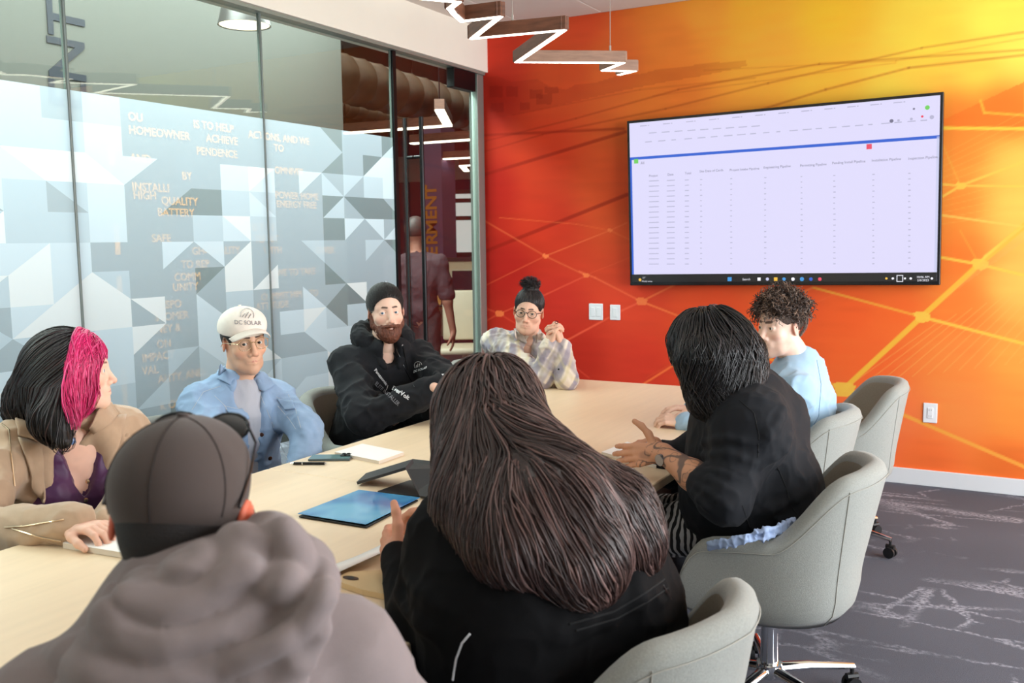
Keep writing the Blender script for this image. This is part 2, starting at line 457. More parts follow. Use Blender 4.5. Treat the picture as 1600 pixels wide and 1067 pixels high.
def mural():
    x0, x1, z0, z1 = GX, 0.35, 0.0, CEIL+.03
    h = 0.0075
    nx = int((x1-x0)/h)+1; nz = int((z1-z0)/h)+1
    X, Z = np.meshgrid(np.linspace(x0, x1, nx), np.linspace(z0, z1, nz), indexing='ij')
    P = np.array([ony(*q, WY)[[0, 2]] for q, c in MUR]); C = np.array([lin(c) for q, c in MUR])
    col = np.zeros((nx, nz, 3)); wsum = np.zeros((nx, nz))
    for p, c in zip(P, C):
        wgt = 1/(((X-p[0])**2+(Z-p[1])**2)+0.012)**1.8
        col += wgt[..., None]*c; wsum += wgt
    col /= wsum[..., None]
    PP = np.stack([X, Z*1.0, X*0], -1)
    col *= np.array([1.0, .92, 1.0])
    col *= (0.96+0.08*vnoise(PP*np.array([1, 5, 1]), 6, 3))[..., None]
    def L(c, pts, wd, amt, soft=0.006):
        nonlocal col
        c = np.array(lin(c)); q = [ony(*p, WY)[[0, 2]] for p in pts]
        for a, b in zip(q[:-1], q[1:]):
            ba = b-a; t = np.clip(((X-a[0])*ba[0]+(Z-a[1])*ba[1])/(ba@ba), 0, 1)
            d = np.hypot(X-a[0]-t*ba[0], Z-a[1]-t*ba[1])
            f = amt*np.clip((wd-d)/soft+0.5, 0, 1)
            col = col*(1-f[..., None])+c*f[..., None]
    def poly(c, pts, amt):
        nonlocal col
        q = [ony(*p, WY)[[0, 2]] for p in pts]; ins = np.zeros(X.shape, bool)
        for (ax, az), (bx, bz) in zip(q, q[1:]+q[:1]):
            k = ((az > Z) != (bz > Z)) & (X < (bx-ax)*(Z-az)/(bz-az+1e-12)+ax); ins ^= k
        f = amt*ins[..., None]; col = col*(1-f)+np.array(lin(c))*f
    # distant houses and trees, darker than the sky behind
    poly((150, 38, 22), [(740, 122), (775, 118), (800, 128), (840, 124), (860, 136), (885, 140), (900, 132), (935, 128), (965, 118), (1000, 116), (1030, 108), (1060, 106), (1100, 99), (1165, 95), (1168, 103), (1100, 118), (1040, 128), (980, 140), (900, 158), (840, 172), (750, 190)], 0.26)
    for x, y, sx, sy in ((775, 143, 10, 9), (800, 143, 9, 8), (838, 147, 10, 7), (862, 141, 11, 5), (777, 168, 10, 7), (850, 155, 12, 8), (820, 166, 8, 6)):
        poly((120, 20, 14), [(x-sx, y-sy), (x+sx, y-sy), (x+sx, y+sy), (x-sx, y+sy)], 0.3)
    # orange field edge under the yellow sky on the right
    poly((232, 112, 38), [(1476, 186), (1600, 128), (1600, 200), (1473, 201)], 0.65)
    # power lines
    dk = (140, 26, 14)
    for pts, wd, am in (([(740, 212), (975, 201)], .009, .55), ([(740, 242), (848, 210), (1040, 170), (1200, 130), (1440, 75), (1600, 50)], .006, .4),
                        ([(740, 225), (900, 185), (1060, 140), (1280, 100), (1600, 78)], .006, .4), ([(740, 278), (977, 206)], .012, .6), ([(740, 400), (980, 304)], .013, .65),
                        ([(1180, 174), (1290, 140), (1420, 106), (1600, 86)], .007, .45), ([(800, 180), (1000, 140), (1180, 122)], .004, .3), ([(1100, 110), (1400, 95), (1600, 60)], .004, .25),
                        ([(1020, 150), (1180, 128), (1400, 98)], .004, .25)):
        L(dk, pts, wd, am, 0.008)
    # glowing joints of the solar panels
    for pts, wd, am, c in (([(1318, 608), (1440, 495), (1530, 413), (1610, 345)], .0155, .95, (255, 178, 62)), ([(1440, 495), (1600, 537)], .009, .9, (255, 186, 72)),
                           ([(1440, 495), (1270, 449)], .007, .85, (252, 160, 60)), ([(1318, 608), (1600, 729)], .011, .9, (252, 160, 66)), ([(1318, 608), (1255, 580), (1165, 547)], .009, .8, (250, 150, 56)),
                           ([(1270, 449), (1160, 503), (1007, 599), (960, 630)], .007, .7, (246, 120, 62)), ([(1002, 471), (1270, 575)], .006, .8, (242, 120, 66)), ([(1002, 471), (930, 434), (905, 424)], .006, .7, (236, 104, 66)),
                           ([(1002, 471), (972, 485), (887, 531), (760, 600)], .007, .7, (232, 92, 64)), ([(1002, 471), (1060, 442)], .006, .75, (238, 116, 66)),
                           ([(917, 430), (855, 459), (780, 490), (740, 512)], .005, .6, (226, 86, 60)), ([(780, 490), (830, 520), (920, 590)], .005, .5, (226, 80, 56)), ([(780, 490), (740, 474)], .005, .6, (226, 86, 60)),
                           ([(740, 335), (852, 400), (915, 430)], .0045, .5, (232, 110, 66)), ([(852, 400), (953, 360), (980, 348)], .004, .6, (232, 110, 66)), ([(780, 340), (900, 350), (953, 360)], .003, .45, (232, 110, 60)),
                           ([(953, 360), (985, 375)], .004, .5, (232, 110, 60)), ([(740, 455), (852, 400)], .004, .45, (228, 96, 60)), ([(915, 430), (990, 400)], .003, .4, (230, 96, 60)),
                           ([(1473, 200), (1600, 201)], .009, .9, (255, 196, 70)), ([(1532, 157), (1538, 176), (1600, 180)], .007, .8, (250, 170, 60)), ([(1473, 307), (1501, 290), (1600, 252)], .007, .8, (255, 190, 80)),
                           ([(1473, 288), (1501, 290), (1600, 291)], .006, .8, (255, 192, 80)), ([(1470, 336), (1597, 354)], .006, .8, (255, 192, 90)), ([(1597, 354), (1540, 400), (1530, 413)], .008, .8, (255, 192, 80)),
                           ([(1470, 402), (1530, 413), (1600, 430)], .008, .85, (255, 190, 76)), ([(1470, 220), (1501, 290)], .004, .5, (250, 170, 70)),
                           ([(1500, 360), (1530, 413)], .004, .4, (250, 170, 70))):
        L(c, pts, wd, am)
    for x, y, s in ((1440, 495, 13), (1530, 413, 13), (1318, 608, 17), (1002, 471, 9), (780, 490, 7), (852, 400, 5), (1501, 290, 8), (915, 430, 5), (953, 360, 4)):
        c = (255, 186, 74) if x > 1200 else (238, 118, 66)
        poly(c, [(x-s, y-s*.45), (x-s*.5, y-s*.7), (x+s*.5, y-s*.6), (x+s*1.1, y-s*.3), (x+s, y+s*.45), (x+s*.3, y+s*.7), (x-s*.6, y+s*.6)], 0.9)
    # fine cell lines inside the panels
    for k in range(13):
        L((255, 176, 90), [(1330+k*24, 600-k*3), (1430+k*24+40, 500-k*9)], .0022, .42, 0.006)
        L((255, 170, 90), [(1470+k*14, 470-k*10), (1600+k*14, 350-k*8)], .0022, .38, 0.006)
        L((255, 186, 90), [(1473, 350-k*9), (1600, 330-k*13)], .0018, .25, 0.006)
        L((240, 110, 60), [(1010+k*18, 590-k*8), (1090+k*20, 545-k*8)], .0018, .25, 0.006)
    idx = np.arange(nx*nz).reshape(nx, nz)
    Fc = np.stack([idx[:-1, :-1].ravel(), idx[1:, :-1].ravel(), idx[1:, 1:].ravel(), idx[:-1, 1:].ravel()], 1)
    V = np.stack([X.ravel(), np.full(nx*nz, WY), Z.ravel()], 1)
    m = mat('mural_print', (255, 255, 255), 0.42, attr='Col', spec=0.15)
    o = raw('wall_back', V, Fc, m, smooth=False, col=np.clip(col.reshape(-1, 3)*MURAL_GAIN, 0, .93))
    return tag(o, kind='structure')
MURAL_GAIN = 1.12
mural()
struct('wall_back_core', (GX-0.1, WY+0.004, 0), (3.4, WY+0.16, CEIL+.05), mat('office_wall_dark', (62, 34, 36), 0.7)).name = 'wall_outer'
struct('wall_side', (0.35, WY-0.002, 0), (3.4, WY+0.004, CEIL), mat('mural_plain_orange', (244, 150, 60), 0.45)).name = 'wall_back.001'
struct('baseboard_back', (GX+0.02, WY-0.014, 0), (3.2, WY, 0.098), M_base, bev=0.003)
# window wall to the right; solid near and behind the camera to block light
for nm, a, b in (('wall_right', (3.2, -2.6, 0), (3.4, 6.2, 0.45)), ('wall_right', (3.2, -2.6, 2.75), (3.4, 6.2, 3.2)), ('wall_right', (3.2, -2.6, .45), (3.4, 1.05, 2.75)), ('wall_front', (-3.8, -2.6, 0), (3.4, -2.45, 3.2))):
    struct(nm, a, b, M_white)
for y in (1.1, 2.9, 4.7, 6.05): struct('trim_1', (3.2, y-.06, .45), (3.3, y+.06, 2.75), M_black)
# soffit above the glass
struct('wall_left_header', (GX-0.12, -2.6, 2.752), (-3.597, WY, CEIL+0.01), M_white).name = 'wall_left'
struct('trim_3', (GX-0.025, -2.6, 2.735), (GX+0.045, WY, 2.752), M_alu)
struct('trim_4', (GX-0.03, -2.6, 0), (GX+0.03, 5.02, 0.05), M_alu)

# ---- glass wall
def glass(name, tint, rough=0.0):
    m = bpy.data.materials.new(name); m.use_nodes = True; N = m.node_tree.nodes; L = m.node_tree.links
    N.remove(N['Principled BSDF'])
    t = N.new('ShaderNodeBsdfTransparent'); t.inputs[0].default_value = (*tint, 1)
    g = N.new('ShaderNodeBsdfGlossy'); g.inputs['Roughness'].default_value = rough; g.inputs[0].default_value = (0.95, 1, 0.98, 1)
    lw = N.new('ShaderNodeLayerWeight'); lw.inputs['Blend'].default_value = 0.5
    pw = N.new('ShaderNodeMath'); pw.operation = 'POWER'; L.new(lw.outputs['Facing'], pw.inputs[0]); pw.inputs[1].default_value = 4.2
    f = N.new('ShaderNodeMath'); f.operation = 'MULTIPLY_ADD'; L.new(pw.outputs[0], f.inputs[0]); f.inputs[1].default_value = 0.8; f.inputs[2].default_value = 0.035
    mx = N.new('ShaderNodeMixShader'); L.new(f.outputs[0], mx.inputs[0]); L.new(t.outputs[0], mx.inputs[1]); L.new(g.outputs[0], mx.inputs[2])
    L.new(mx.outputs[0], N['Material Output'].inputs[0]); return m
M_glass = glass('clear_glass', (0.90, 0.955, 0.935))
M_edge = mat('glass_edge', (104, 118, 112), 0.2)
def film_mat(name, alpha, rgb):
    m = bpy.data.materials.new(name); m.use_nodes = True; N = m.node_tree.nodes; L = m.node_tree.links
    N.remove(N['Principled BSDF']); c = (*lin(rgb), 1)
    t = N.new('ShaderNodeBsdfTransparent'); d = N.new('ShaderNodeBsdfDiffuse'); r = N.new('ShaderNodeBsdfTranslucent')
    d.inputs[0].default_value = c; r.inputs[0].default_value = c
    n = N.new('ShaderNodeTexNoise'); n.inputs['Scale'].default_value = 2.0
    a = N.new('ShaderNodeMixShader'); a.inputs[0].default_value = 0.55; L.new(d.outputs[0], a.inputs[1]); L.new(r.outputs[0], a.inputs[2])
    b = N.new('ShaderNodeMixShader'); mr = N.new('ShaderNodeMapRange'); mr.inputs['To Min'].default_value = alpha-0.02; mr.inputs['To Max'].default_value = alpha+0.02
    L.new(n.outputs[0], mr.inputs[0]); L.new(mr.outputs[0], b.inputs[0])
    L.new(t.outputs[0], b.inputs[1]); L.new(a.outputs[0], b.inputs[2]); L.new(b.outputs[0], N['Material Output'].inputs[0]); return m
FILM = [film_mat('film_clear', 0.40, (196, 214, 222)), film_mat('film_thin', 0.62, (214, 230, 244)), film_mat('film_mid', 0.82, (220, 236, 250)),
        film_mat('film_dense', 0.92, (228, 242, 255)), film_mat('film_opaque', 0.97, (246, 250, 255))]
WALLTEXT = [(200, 182, 'OU'), (302, 194, 'IS TO HELP'), (201, 203, 'HOMEOWNER'), (322, 216, 'ACHIEVE'), (307, 236, 'PENDENCE'), (203, 247, 'AND'), (388, 210, 'ACTIONS, AND WE'), (428, 231, 'TO'),
            (429, 266, 'OMNIVER'), (284, 275, 'BY'), (206, 292, 'INSTALLI'), (208, 305, 'HIGH'), (252, 314, 'QUALITY'), (246, 332, 'BATTERY'), (430, 305, 'POWER HOME'), (432, 319, 'ENERGY FREE'),
            (237, 373, 'SAFE'), (300, 393, 'GH-QUALITY'), (283, 414, 'TO REP'), (272, 434, 'COMM'), (270, 450, 'UNITY'), (394, 356, 'IS TO E'), (398, 374, 'TERNIT'), (412, 392, 'WITH'),
            (494, 392, 'OWER'), (432, 427, 'WE TO TAKE'), (425, 444, 'IT'), (408, 465, 'COMMIT HIM & TO'), (400, 480, 'ATTITUDE'), (243, 478, 'RESPO'), (242, 497, 'STOMER'), (243, 516, 'NEY &'),
            (245, 539, 'ON'), (222, 561, 'IMPACT'), (222, 581, 'VAL'), (247, 594, 'ALITY, AND'), (250, 636, 'K OUR')]
def panel(name, y0, y1, film, label):
    e = MB(); e.span((GX-.006, y0, 0.012), (GX+.006, y1, 2.74)); e.mi = 1
    e.span((GX-.0065, y0, 0.012), (GX+.0065, y0+.006, 2.74)); e.span((GX-.0065, y1-.006, 0.012), (GX+.0065, y1, 2.74))
    g = e.build(name, [M_glass, M_edge]); tag(g, kind='structure')
    if not film: return g
    cw, ch = 0.195, 0.1303; zb = 0.492
    hits = [onx(px+w_, py, GX+.008) for px, py, s in WALLTEXT for w_ in range(0, 13*len(s), 12)]
    hs = {(int(h_[1]//cw), int((h_[2]-zb)//ch)) for h_ in hits}
    r = random.Random(11)
    big = {}; strip = {}
    bm = MB()
    for j in range(13):
        for i in range(int(y0//cw)-1, int(y1//cw)+2):
            I, J = i//2, j//2
            k = (i*7919+j*104729) & 0xffff; rr = random.Random(k)
            zz0 = zb+j*ch; zz1 = zz0+ch; ya, yb = i*cw, (i+1)*cw
            dg = (i+j) % 2
            tris = ([((ya, zz0), (yb, zz0), (yb, zz1)), ((ya, zz0), (yb, zz1), (ya, zz1))] if dg else [((ya, zz0), (yb, zz0), (ya, zz1)), ((yb, zz0), (yb, zz1), (ya, zz1))])
            for t in tris:
                cy = sum(q[0] for q in t)/3; cz = sum(q[1] for q in t)/3
                u = cy/(2*cw); v = (cz-zb)/(2*ch)
                fu, fv = u % 1, v % 1; par = (int(math.floor(u))+int(math.floor(v))) % 2
                side = (fu > fv) if par else (fu+fv > 1)
                kb = (math.floor(u), math.floor(v), side)
                if kb not in big: big[kb] = random.Random((hash(kb)*31+5) & 0xffffff).choice([0, 1, 2, 2, 3])
                ks = (j, math.floor(cy/(3*cw)+0.37*j))
                if ks not in strip: strip[ks] = random.Random((ks[0]*977+ks[1]*131) & 0xffffff).choice([0, 0, 1, 1, 1])
                c = big[kb]+strip[ks]
                if rr.random() < 0.22: c += rr.choice([-2, 2, 1])
                if c <= 0: c = 1 if (hash(kb) % 3 or cy < 3.0) else 0
                if cy > 4.3 and rr.random() < .18: c = 0
                c = max(0, min(4, c))
                if (i, j) in hs and rr.random() < .86: c = min(c, 1)
                # clip to the panel
                P = [(max(y0+.003, min(y1-.003, q[0])), q[1]) for q in t]
                P = [(yy, min(zz, 2.186)) for yy, zz in P]
                ar = abs((P[1][0]-P[0][0])*(P[2][1]-P[0][1])-(P[2][0]-P[0][0])*(P[1][1]-P[0][1]))
                if ar < 1e-6: continue
                # exact clip of the slanted edge against the panel side
                full = t
                def clip(poly, f, val):
                    out = []
                    for a, b in zip(poly, poly[1:]+poly[:1]):
                        fa, fb = f(a)-val, f(b)-val
                        if fa <= 0: out.append(a)
                        if (fa < 0) != (fb < 0) and abs(fa-fb) > 1e-12:
                            s_ = fa/(fa-fb); out.append((a[0]+(b[0]-a[0])*s_, a[1]+(b[1]-a[1])*s_))
                    return out
                pl = clip(list(full), lambda q: q[0], y1-.003)
                if len(pl) > 2: pl = clip(pl, lambda q: -q[0], -(y0+.003))
                if len(pl) > 2: pl = clip(pl, lambda q: q[1], 2.186)
                pl2 = [q for n_, q in enumerate(pl) if math.dist(q, pl[n_-1]) > 1e-5]
                if len(pl2) < 3: continue
                bm.mi = c; bm.poly([(GX+.0085, q[0], q[1]) for q in pl2])
    bm.build('frosted_film', FILM, g)
    return g
ys = [-2.55, -0.83, 0.335, 1.5, 2.668, 3.837, 5.0]
for a, b in zip(ys[:-1], ys[1:]): panel('window_%d' % (ys.index(a)+1), a+.004, b-.004, True, '')
for k, y in enumerate(ys[1:-1]):
    struct('trim_%d' % (k+5), (GX-.0070, y-.004, .01), (GX+.0092, y+.004, 2.74), mat('joint_seal', (120, 134, 132), 0.4))
d = panel('door_1', 5.03, 5.972, False, '')
b_ = MB().span((GX-.012, 5.0, .01), (GX+.02, 5.034, 2.735)); b_.build('door_stile', M_black, d)
for sx, nm in ((0.066, 'door_handle'), (-0.066, 'door_handle')):
    y = 5.235
    h_ = MB(); h_.tube([(GX+sx, y, .38), (GX+sx, y, 2.34)], .0155, 14)
    for z in (0.62, 2.08): h_.tube([(GX+(.006 if sx > 0 else -.006), y, z), (GX+sx, y, z)], .011, 10)
    h_.build(nm, M_black, d, smooth=True)
MB().span((GX-.03, 5.70, 2.60), (GX+.035, 5.99, 2.734), bev=.004).build('door_closer', M_black, d)
struct('window_9', (GX-.005, 5.985, .012), (GX+.005, 6.02, 2.735), M_glass)
struct('trim_12', (GX-.03, 6.02, 0), (GX+.03, WY-.002, 2.735), M_alu, bev=.003)

# ---- corridor and open office beyond the glass
CX = -5.0
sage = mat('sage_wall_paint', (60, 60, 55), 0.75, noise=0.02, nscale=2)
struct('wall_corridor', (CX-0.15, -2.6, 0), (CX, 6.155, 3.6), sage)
M_gold = mat('gold_lettering', (196, 128, 44), 0.6)
M_navy = mat('navy_lettering', (9, 16, 28), 0.8)
for px, py, s in WALLTEXT:
    p = onx(px, py, CX+.004); dep = (CM @ (p-CAMP))[2]
    m_ = text('wall_lettering', s, 0.074, frame(p, (0, 1, 0), (0, 0, 1)), M_gold, align='LEFT', depth=.001, bold=.0015)
    m_['kind'] = 'structure'; m_.name = 'trim_lettering'
for px, py0, py1 in ((173, 196, 208), (174, 232, 258), (182, 350, 398), (186, 432, 458), (193, 576, 640)):
    a = onx(px, py0, CX+.003); b = onx(px, py1, CX+.003)
    struct('trim_13', (CX, a[1]-.018, b[2]), (CX+.003, a[1]+.018, a[2]), M_gold)
for s, px, py in (('T', 107, 31), ('N', 108, 93), ('E', 110, 148)):
    p = onx(px, py, CX+.004)
    o = text('trim_lettering', s, 0.35, frame(p, (0, 0, 1), (0, -1, 0)), M_navy, depth=.002, bold=.003); o['kind'] = 'structure'
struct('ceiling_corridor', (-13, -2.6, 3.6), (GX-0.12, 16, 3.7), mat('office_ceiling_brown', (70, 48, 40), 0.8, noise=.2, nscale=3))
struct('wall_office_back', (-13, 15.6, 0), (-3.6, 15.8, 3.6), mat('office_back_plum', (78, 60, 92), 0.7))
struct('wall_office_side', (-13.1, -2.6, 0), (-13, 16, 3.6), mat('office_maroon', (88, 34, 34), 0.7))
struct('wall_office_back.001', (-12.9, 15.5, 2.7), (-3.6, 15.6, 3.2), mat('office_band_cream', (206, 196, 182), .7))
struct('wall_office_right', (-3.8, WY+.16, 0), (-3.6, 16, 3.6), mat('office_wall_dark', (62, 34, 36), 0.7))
# ---------------------------------------------------------------- television
M_bezel = mat('tv_black_bezel', (14, 14, 18), 0.25)
def screen_mat(name, rgb, s=1.0):
    return mat(name, rgb, 0.3, emit=s)
tvc = np.array([-1.472, 6.03, 1.768]); TW, TH = 1.945, 1.108
tv = empty('television', (-1.472, WY-.08, 1.768), 0, 'large wall-mounted television showing a pale spreadsheet page', 'television')
tv.rotation_euler = (math.radians(1.2), math.radians(-0.75), 0)     # leans forward a little and hangs slightly crooked
TM = np.array(mw(tv))
def tvp(px, py):
    """photo pixel -> (u, v) on the screen plane"""
    n = TM[:3, 1]; o = TM[:3, 3]-n*0.021; d = ray(px, py)
    p = CAMP+d*((o-CAMP)@n)/(d@n); q = np.linalg.inv(TM)@np.array([*p, 1]); return q[0], q[2]
MB().span((-TW/2, -.018, -TH/2), (TW/2, .03, TH/2), bev=.004).build('case', M_bezel, tv)
MB().span((-.5, .03, -.35), (.5, .075, .3), bev=.01).build('wall_bracket', M_black, tv)
MB().span((-TW/2+.018, -.0200, -TH/2+.024), (TW/2-.018, -.0175, TH/2-.018)).build('screen', screen_mat('screen_glow', (222, 218, 250), 0.92), tv)
def sp(u0, v0, u1, v1, m, lift=.0006, name='screen_mark'):
    return MB().span((u0, -.0205-lift, v0), (u1, -.0203, v1)).build(name, m, tv)
S_dark = screen_mat('screen_taskbar', (28, 26, 38), 0.12); S_blue = screen_mat('screen_blue', (36, 92, 205), 0.95)
S_grey = screen_mat('screen_grey', (188, 186, 216), 0.85); S_txt = screen_mat('screen_text', (128, 126, 156), 0.7); S_pale = screen_mat('screen_pale', (206, 208, 240), 0.9)
S_red = screen_mat('screen_red', (235, 70, 100), 0.9); S_green = screen_mat('screen_green', (110, 205, 90), 0.95); S_white = screen_mat('screen_white', (245, 245, 255), 1.0)
S_yel = screen_mat('screen_yellow', (240, 190, 60), 0.95); S_cy = screen_mat('screen_cyan', (60, 150, 220), 0.95)
ux0, ux1, vz0, vz1 = -TW/2+.018, TW/2-.018, -TH/2+.024, TH/2-.018
sp(ux0, vz0, ux1, vz0+.052, S_dark, name='task_bar')
sp(ux0, tvp(1200, 232)[1]-.012, ux1, tvp(1200, 232)[1]+.006, S_blue, name='blue_band')
sp(ux0, vz0+.052, ux0+.013, tvp(1200, 232)[1], S_blue, name='blue_band'); sp(ux1-.014, vz0+.052, ux1, tvp(1200, 232)[1], S_pale, name='scroll_bar')
def stext(body, px, py, size, m=S_txt, align='LEFT', **k):
    u, v = tvp(px, py)
    return text('screen_text', body, size, Matrix(((1, 0, 0, u), (0, 0, -1, -.0212), (0, 1, 0, v), (0, 0, 0, 1))), m, tv, align=align, **k)
def dots(pts, wd, ht, m, name):
    b = MB()
    for u, v, q in pts: b.span((u, -.0211, v-ht/2), (u+wd*q, -.0203, v+ht/2))
    return b.build(name, m, tv)
heads = [(1014, 275, 'Project'), (1043, 273, 'Date'), (1070, 271, 'Total'), (1093, 268, 'Site Date of Cards'), (1140, 266, 'Project Intake Pipeline'), (1193, 262, 'Engineering Pipeline'), (1250, 259, 'Permitting Pipeline'),
         (1300, 255, 'Pending Install Pipeline'), (1362, 251, 'Installation Pipeline'), (1419, 248, 'Inspection Pipeline')]
for px, py, s in heads: stext(s, px, py, 0.021)
stext('All', 1001, 255, .024); stext('51°', 1004, 434, .016, S_white); stext('Mostly sunny', 1003, 439.5, .014, S_white); stext('Search', 1160, 436.5, .019, S_white)
stext('10:06 AM', 1432, 433, .018, S_white); stext('2/6/2023', 1433, 438, .018, S_white)
r5 = random.Random(5)
rows = []
for i in range(17):
    py = 283+i*8.1
    for px, wd in ((1014, .07), (1042, .055), (1070, .028), (1094, .01), (1141, .012), (1194, .01), (1251, .015), (1302, .012), (1363, .016), (1419, .018)):
        u, v = tvp(px, py-(px-1014)*.03*(1-i/17)); rows.append((u, v, 0.8+.4*r5.random()))
        if wd > .02: rows[-1] = (u, v, wd/.012)
dots(rows, .012, .0055, S_grey, 'table_rows')['kind'] = 'stuff'
tabs = []
for k in range(12): u, v = tvp(1000+k*36, 197-k*3.3); tabs += [(u, v, 3.2), (u+.055, v, .6)]
for k in range(22): u, v = tvp(1008+k*20.5, 232-k*1.6-10); tabs.append((u, v, 2.6*r5.random()+1.2))
for k in range(9): u, v = tvp(1014+k*20, 208-k*1.3); tabs.append((u, v, 3.6))
dots(tabs, .015, .006, S_grey, 'browser_rows')['kind'] = 'stuff'
for px, py, s, m in ((994, 252, .03, S_green), (1358, 229, .03, S_red), (1449, 168, .026, S_green), (1441, 182, .014, S_red), (1393, 189, .022, S_txt), (1428, 170, .012, S_txt), (1456, 183, .024, S_grey), (1424, 186, .016, S_grey), (1404, 188, .014, S_grey),
                     (1140, 436, .026, S_cy), (1186, 436, .02, S_white), (1199, 436, .02, S_pale), (1212, 436, .022, S_yel), (1225, 436, .022, S_cy), (1239, 436, .022, S_white), (1253, 436, .026, S_cy), (1267, 436, .022, S_blue), (1281, 436, .022, S_red),
                     (1000, 437, .02, S_yel), (1385, 435, .014, S_yel), (1395, 435, .014, S_white), (1414, 435, .012, S_white), (1423, 435, .014, S_white), (1456, 435, .014, S_white)):
    u, v = tvp(px, py)
    b = MB(); (b.tube([(u, -.0203, v), (u, -.0212, v)], s*.5, 12) if px not in (994, 1358, 1140, 1186, 1212) else b.span((u-s/2, -.0212, v-s/2), (u+s/2, -.0203, v+s/2))); b.build('screen_icon', m, tv)
u, v = tvp(1406, 435); b = MB()
for a, c, d_, e in ((-.018, -.02, .018, -.016), (-.018, .016, .018, .02), (-.018, -.02, -.014, .02), (.014, -.02, .018, .02)): b.span((u+a, -.0213, v+c), (u+d_, -.0203, v+e))
b.build('focus_frame', S_white, tv)

# ---------------------------------------------------------------- wall plates
def plate(name, px, py, wd, ht, label, cat, rocker=True, n=1):
    p = ony(px, py, WY)
    e = empty(name, (p[0], WY, p[2]), 0, label, cat)
    MB().span((-wd/2, -.007, -ht/2), (wd/2, .0, ht/2), bev=.004).build('cover_plate', M_plastic, e)
    for k in range(n):
        cx = (k-(n-1)/2)*.046
        MB().span((cx-.0165, -.0105, -.033), (cx+.0165, -.006, .033), bev=.003).build('rocker' if rocker else 'socket_face', M_plastic, e)
    if not rocker:
        for z in (-.018, .018):
            for x in (-.006, .006): MB().span((x-.001, -.0108, z-.004), (x+.001, -.0104, z+.004)).build('slot', M_dark, e)
    return e
plate('light_switch', 931.5, 487, .108, .117, 'square white double light switch plate on the red part of the wall', 'light switch', n=2)
plate('wall_control', 961.5, 488, .078, .108, 'narrow rounded white control plate beside the square switch plate', 'wall control')
plate('power_outlet', 1453.5, 645, .079, .121, 'white power outlet plate low on the orange wall', 'outlet', rocker=False)

# ---------------------------------------------------------------- zigzag pendant light
M_walnut = mat('walnut_wood', (112, 70, 50), 0.45, noise=.35, nscale=9, stretch=(1, 1, 6))
M_woodpale = mat('pale_wood', (158, 124, 104), 0.5, noise=.2, nscale=9, stretch=(1, 1, 6))
M_led = mat('led_diffuser', (255, 240, 220), 0.5, emit=7.0)
M_cable = mat('steel_cable', (190, 186, 180), 0.35, metal=.6)
ZB = 2.5
zz = [(600, -30), (655, -3), (716, 3), (703, 13), (709, 21), (722, 33), (781, 26), (738, 60), (881, 47), (808, 97), (973, 98), (943, 110), (991, 111), (968, 116.5)]
zp = [onz(x, y, ZB) for x, y in zz]
zl = empty('pendant_light', (float(zp[8][0]), float(zp[8][1]), ZB), 0, 'zigzag wooden pendant light with a glowing underside hanging from the ceiling', 'pendant light')
for k in range(len(zp)-1):
    a = np.array(zp[k])-np.array(zl.location); b = np.array(zp[k+1])-np.array(zl.location)
    dv = (b-a); Ln = np.linalg.norm(dv); ang = math.atan2(dv[1], dv[0]); wd, ht = .042, .062
    m_ = M_walnut if k < 9 else M_woodpale  # the last arms take a paler brown than the rest
    R_ = Matrix.Rotation(ang, 3, 'Z')
    c = (a+b)/2
    MB().box((c[0], c[1], ht/2), (Ln+wd*.7, wd, ht), rot=R_, bev=.002, seg=1).build('wooden_arm', m_, zl)
    MB().box((c[0], c[1], -.001), (Ln+wd*.4, wd*.62, .004), rot=R_).build('light_strip', M_led, zl)
for px, k in ((822, 7.45), (956, 9.88), (700, 2.5)):
    i = int(k); p = np.array(zp[i])*(1-(k-i))+np.array(zp[i+1])*(k-i)-np.array(zl.location)
    b = MB(); b.tube([(p[0], p[1], ht), (p[0], p[1], CEIL-ZB)], .0022, 6); b.tube([(p[0], p[1], ht), (p[0], p[1], ht+.03)], .006, 8)
    b.build('hanging_cable', M_cable, zl)

# ---------------------------------------------------------------- conference table
M_maple = mat('pale_maple', (238, 213, 180), 0.42, noise=.03, nscale=5, stretch=(8, .6, 1), spec=.45)
M_mapled = mat('maple_edge', (226, 190, 144), 0.5)
tb = empty('conference_table', (-1.675, 2.5, 0), 0, 'long pale maple conference table everyone sits around', 'table')
TX0, TX1, TY0, TY1, TZ = -2.312, -1.04, 0.35, 4.735, .74
ysm = onz(500, 744, TZ)[1]
def rel(o, p): return tuple(np.array(p)-np.array(o.location))
for y0, y1 in ((TY0, ysm-.001), (ysm+.001, TY1)):
    MB().span(rel(tb, (TX0, y0, TZ-.032)), rel(tb, (TX1, y1, TZ)), bev=.003, seg=1).build('tabletop', M_maple, tb)
for y in (1.0, 3.9):
    MB().span(rel(tb, (-1.95, y-.22, .0)), rel(tb, (-1.4, y+.22, TZ-.032)), bev=.004).build('pedestal', mat('table_base_brown', (96, 70, 58), .6), tb)
    MB().span(rel(tb, (-2.05, y-.28, .0)), rel(tb, (-1.3, y+.28, .02)), bev=.004).build('foot_plate', M_black, tb)
MB().span(rel(tb, (-1.7, 1.3, TZ-.12)), rel(tb, (-1.65, 3.6, TZ-.032))).build('crossbeam', M_black, tb)

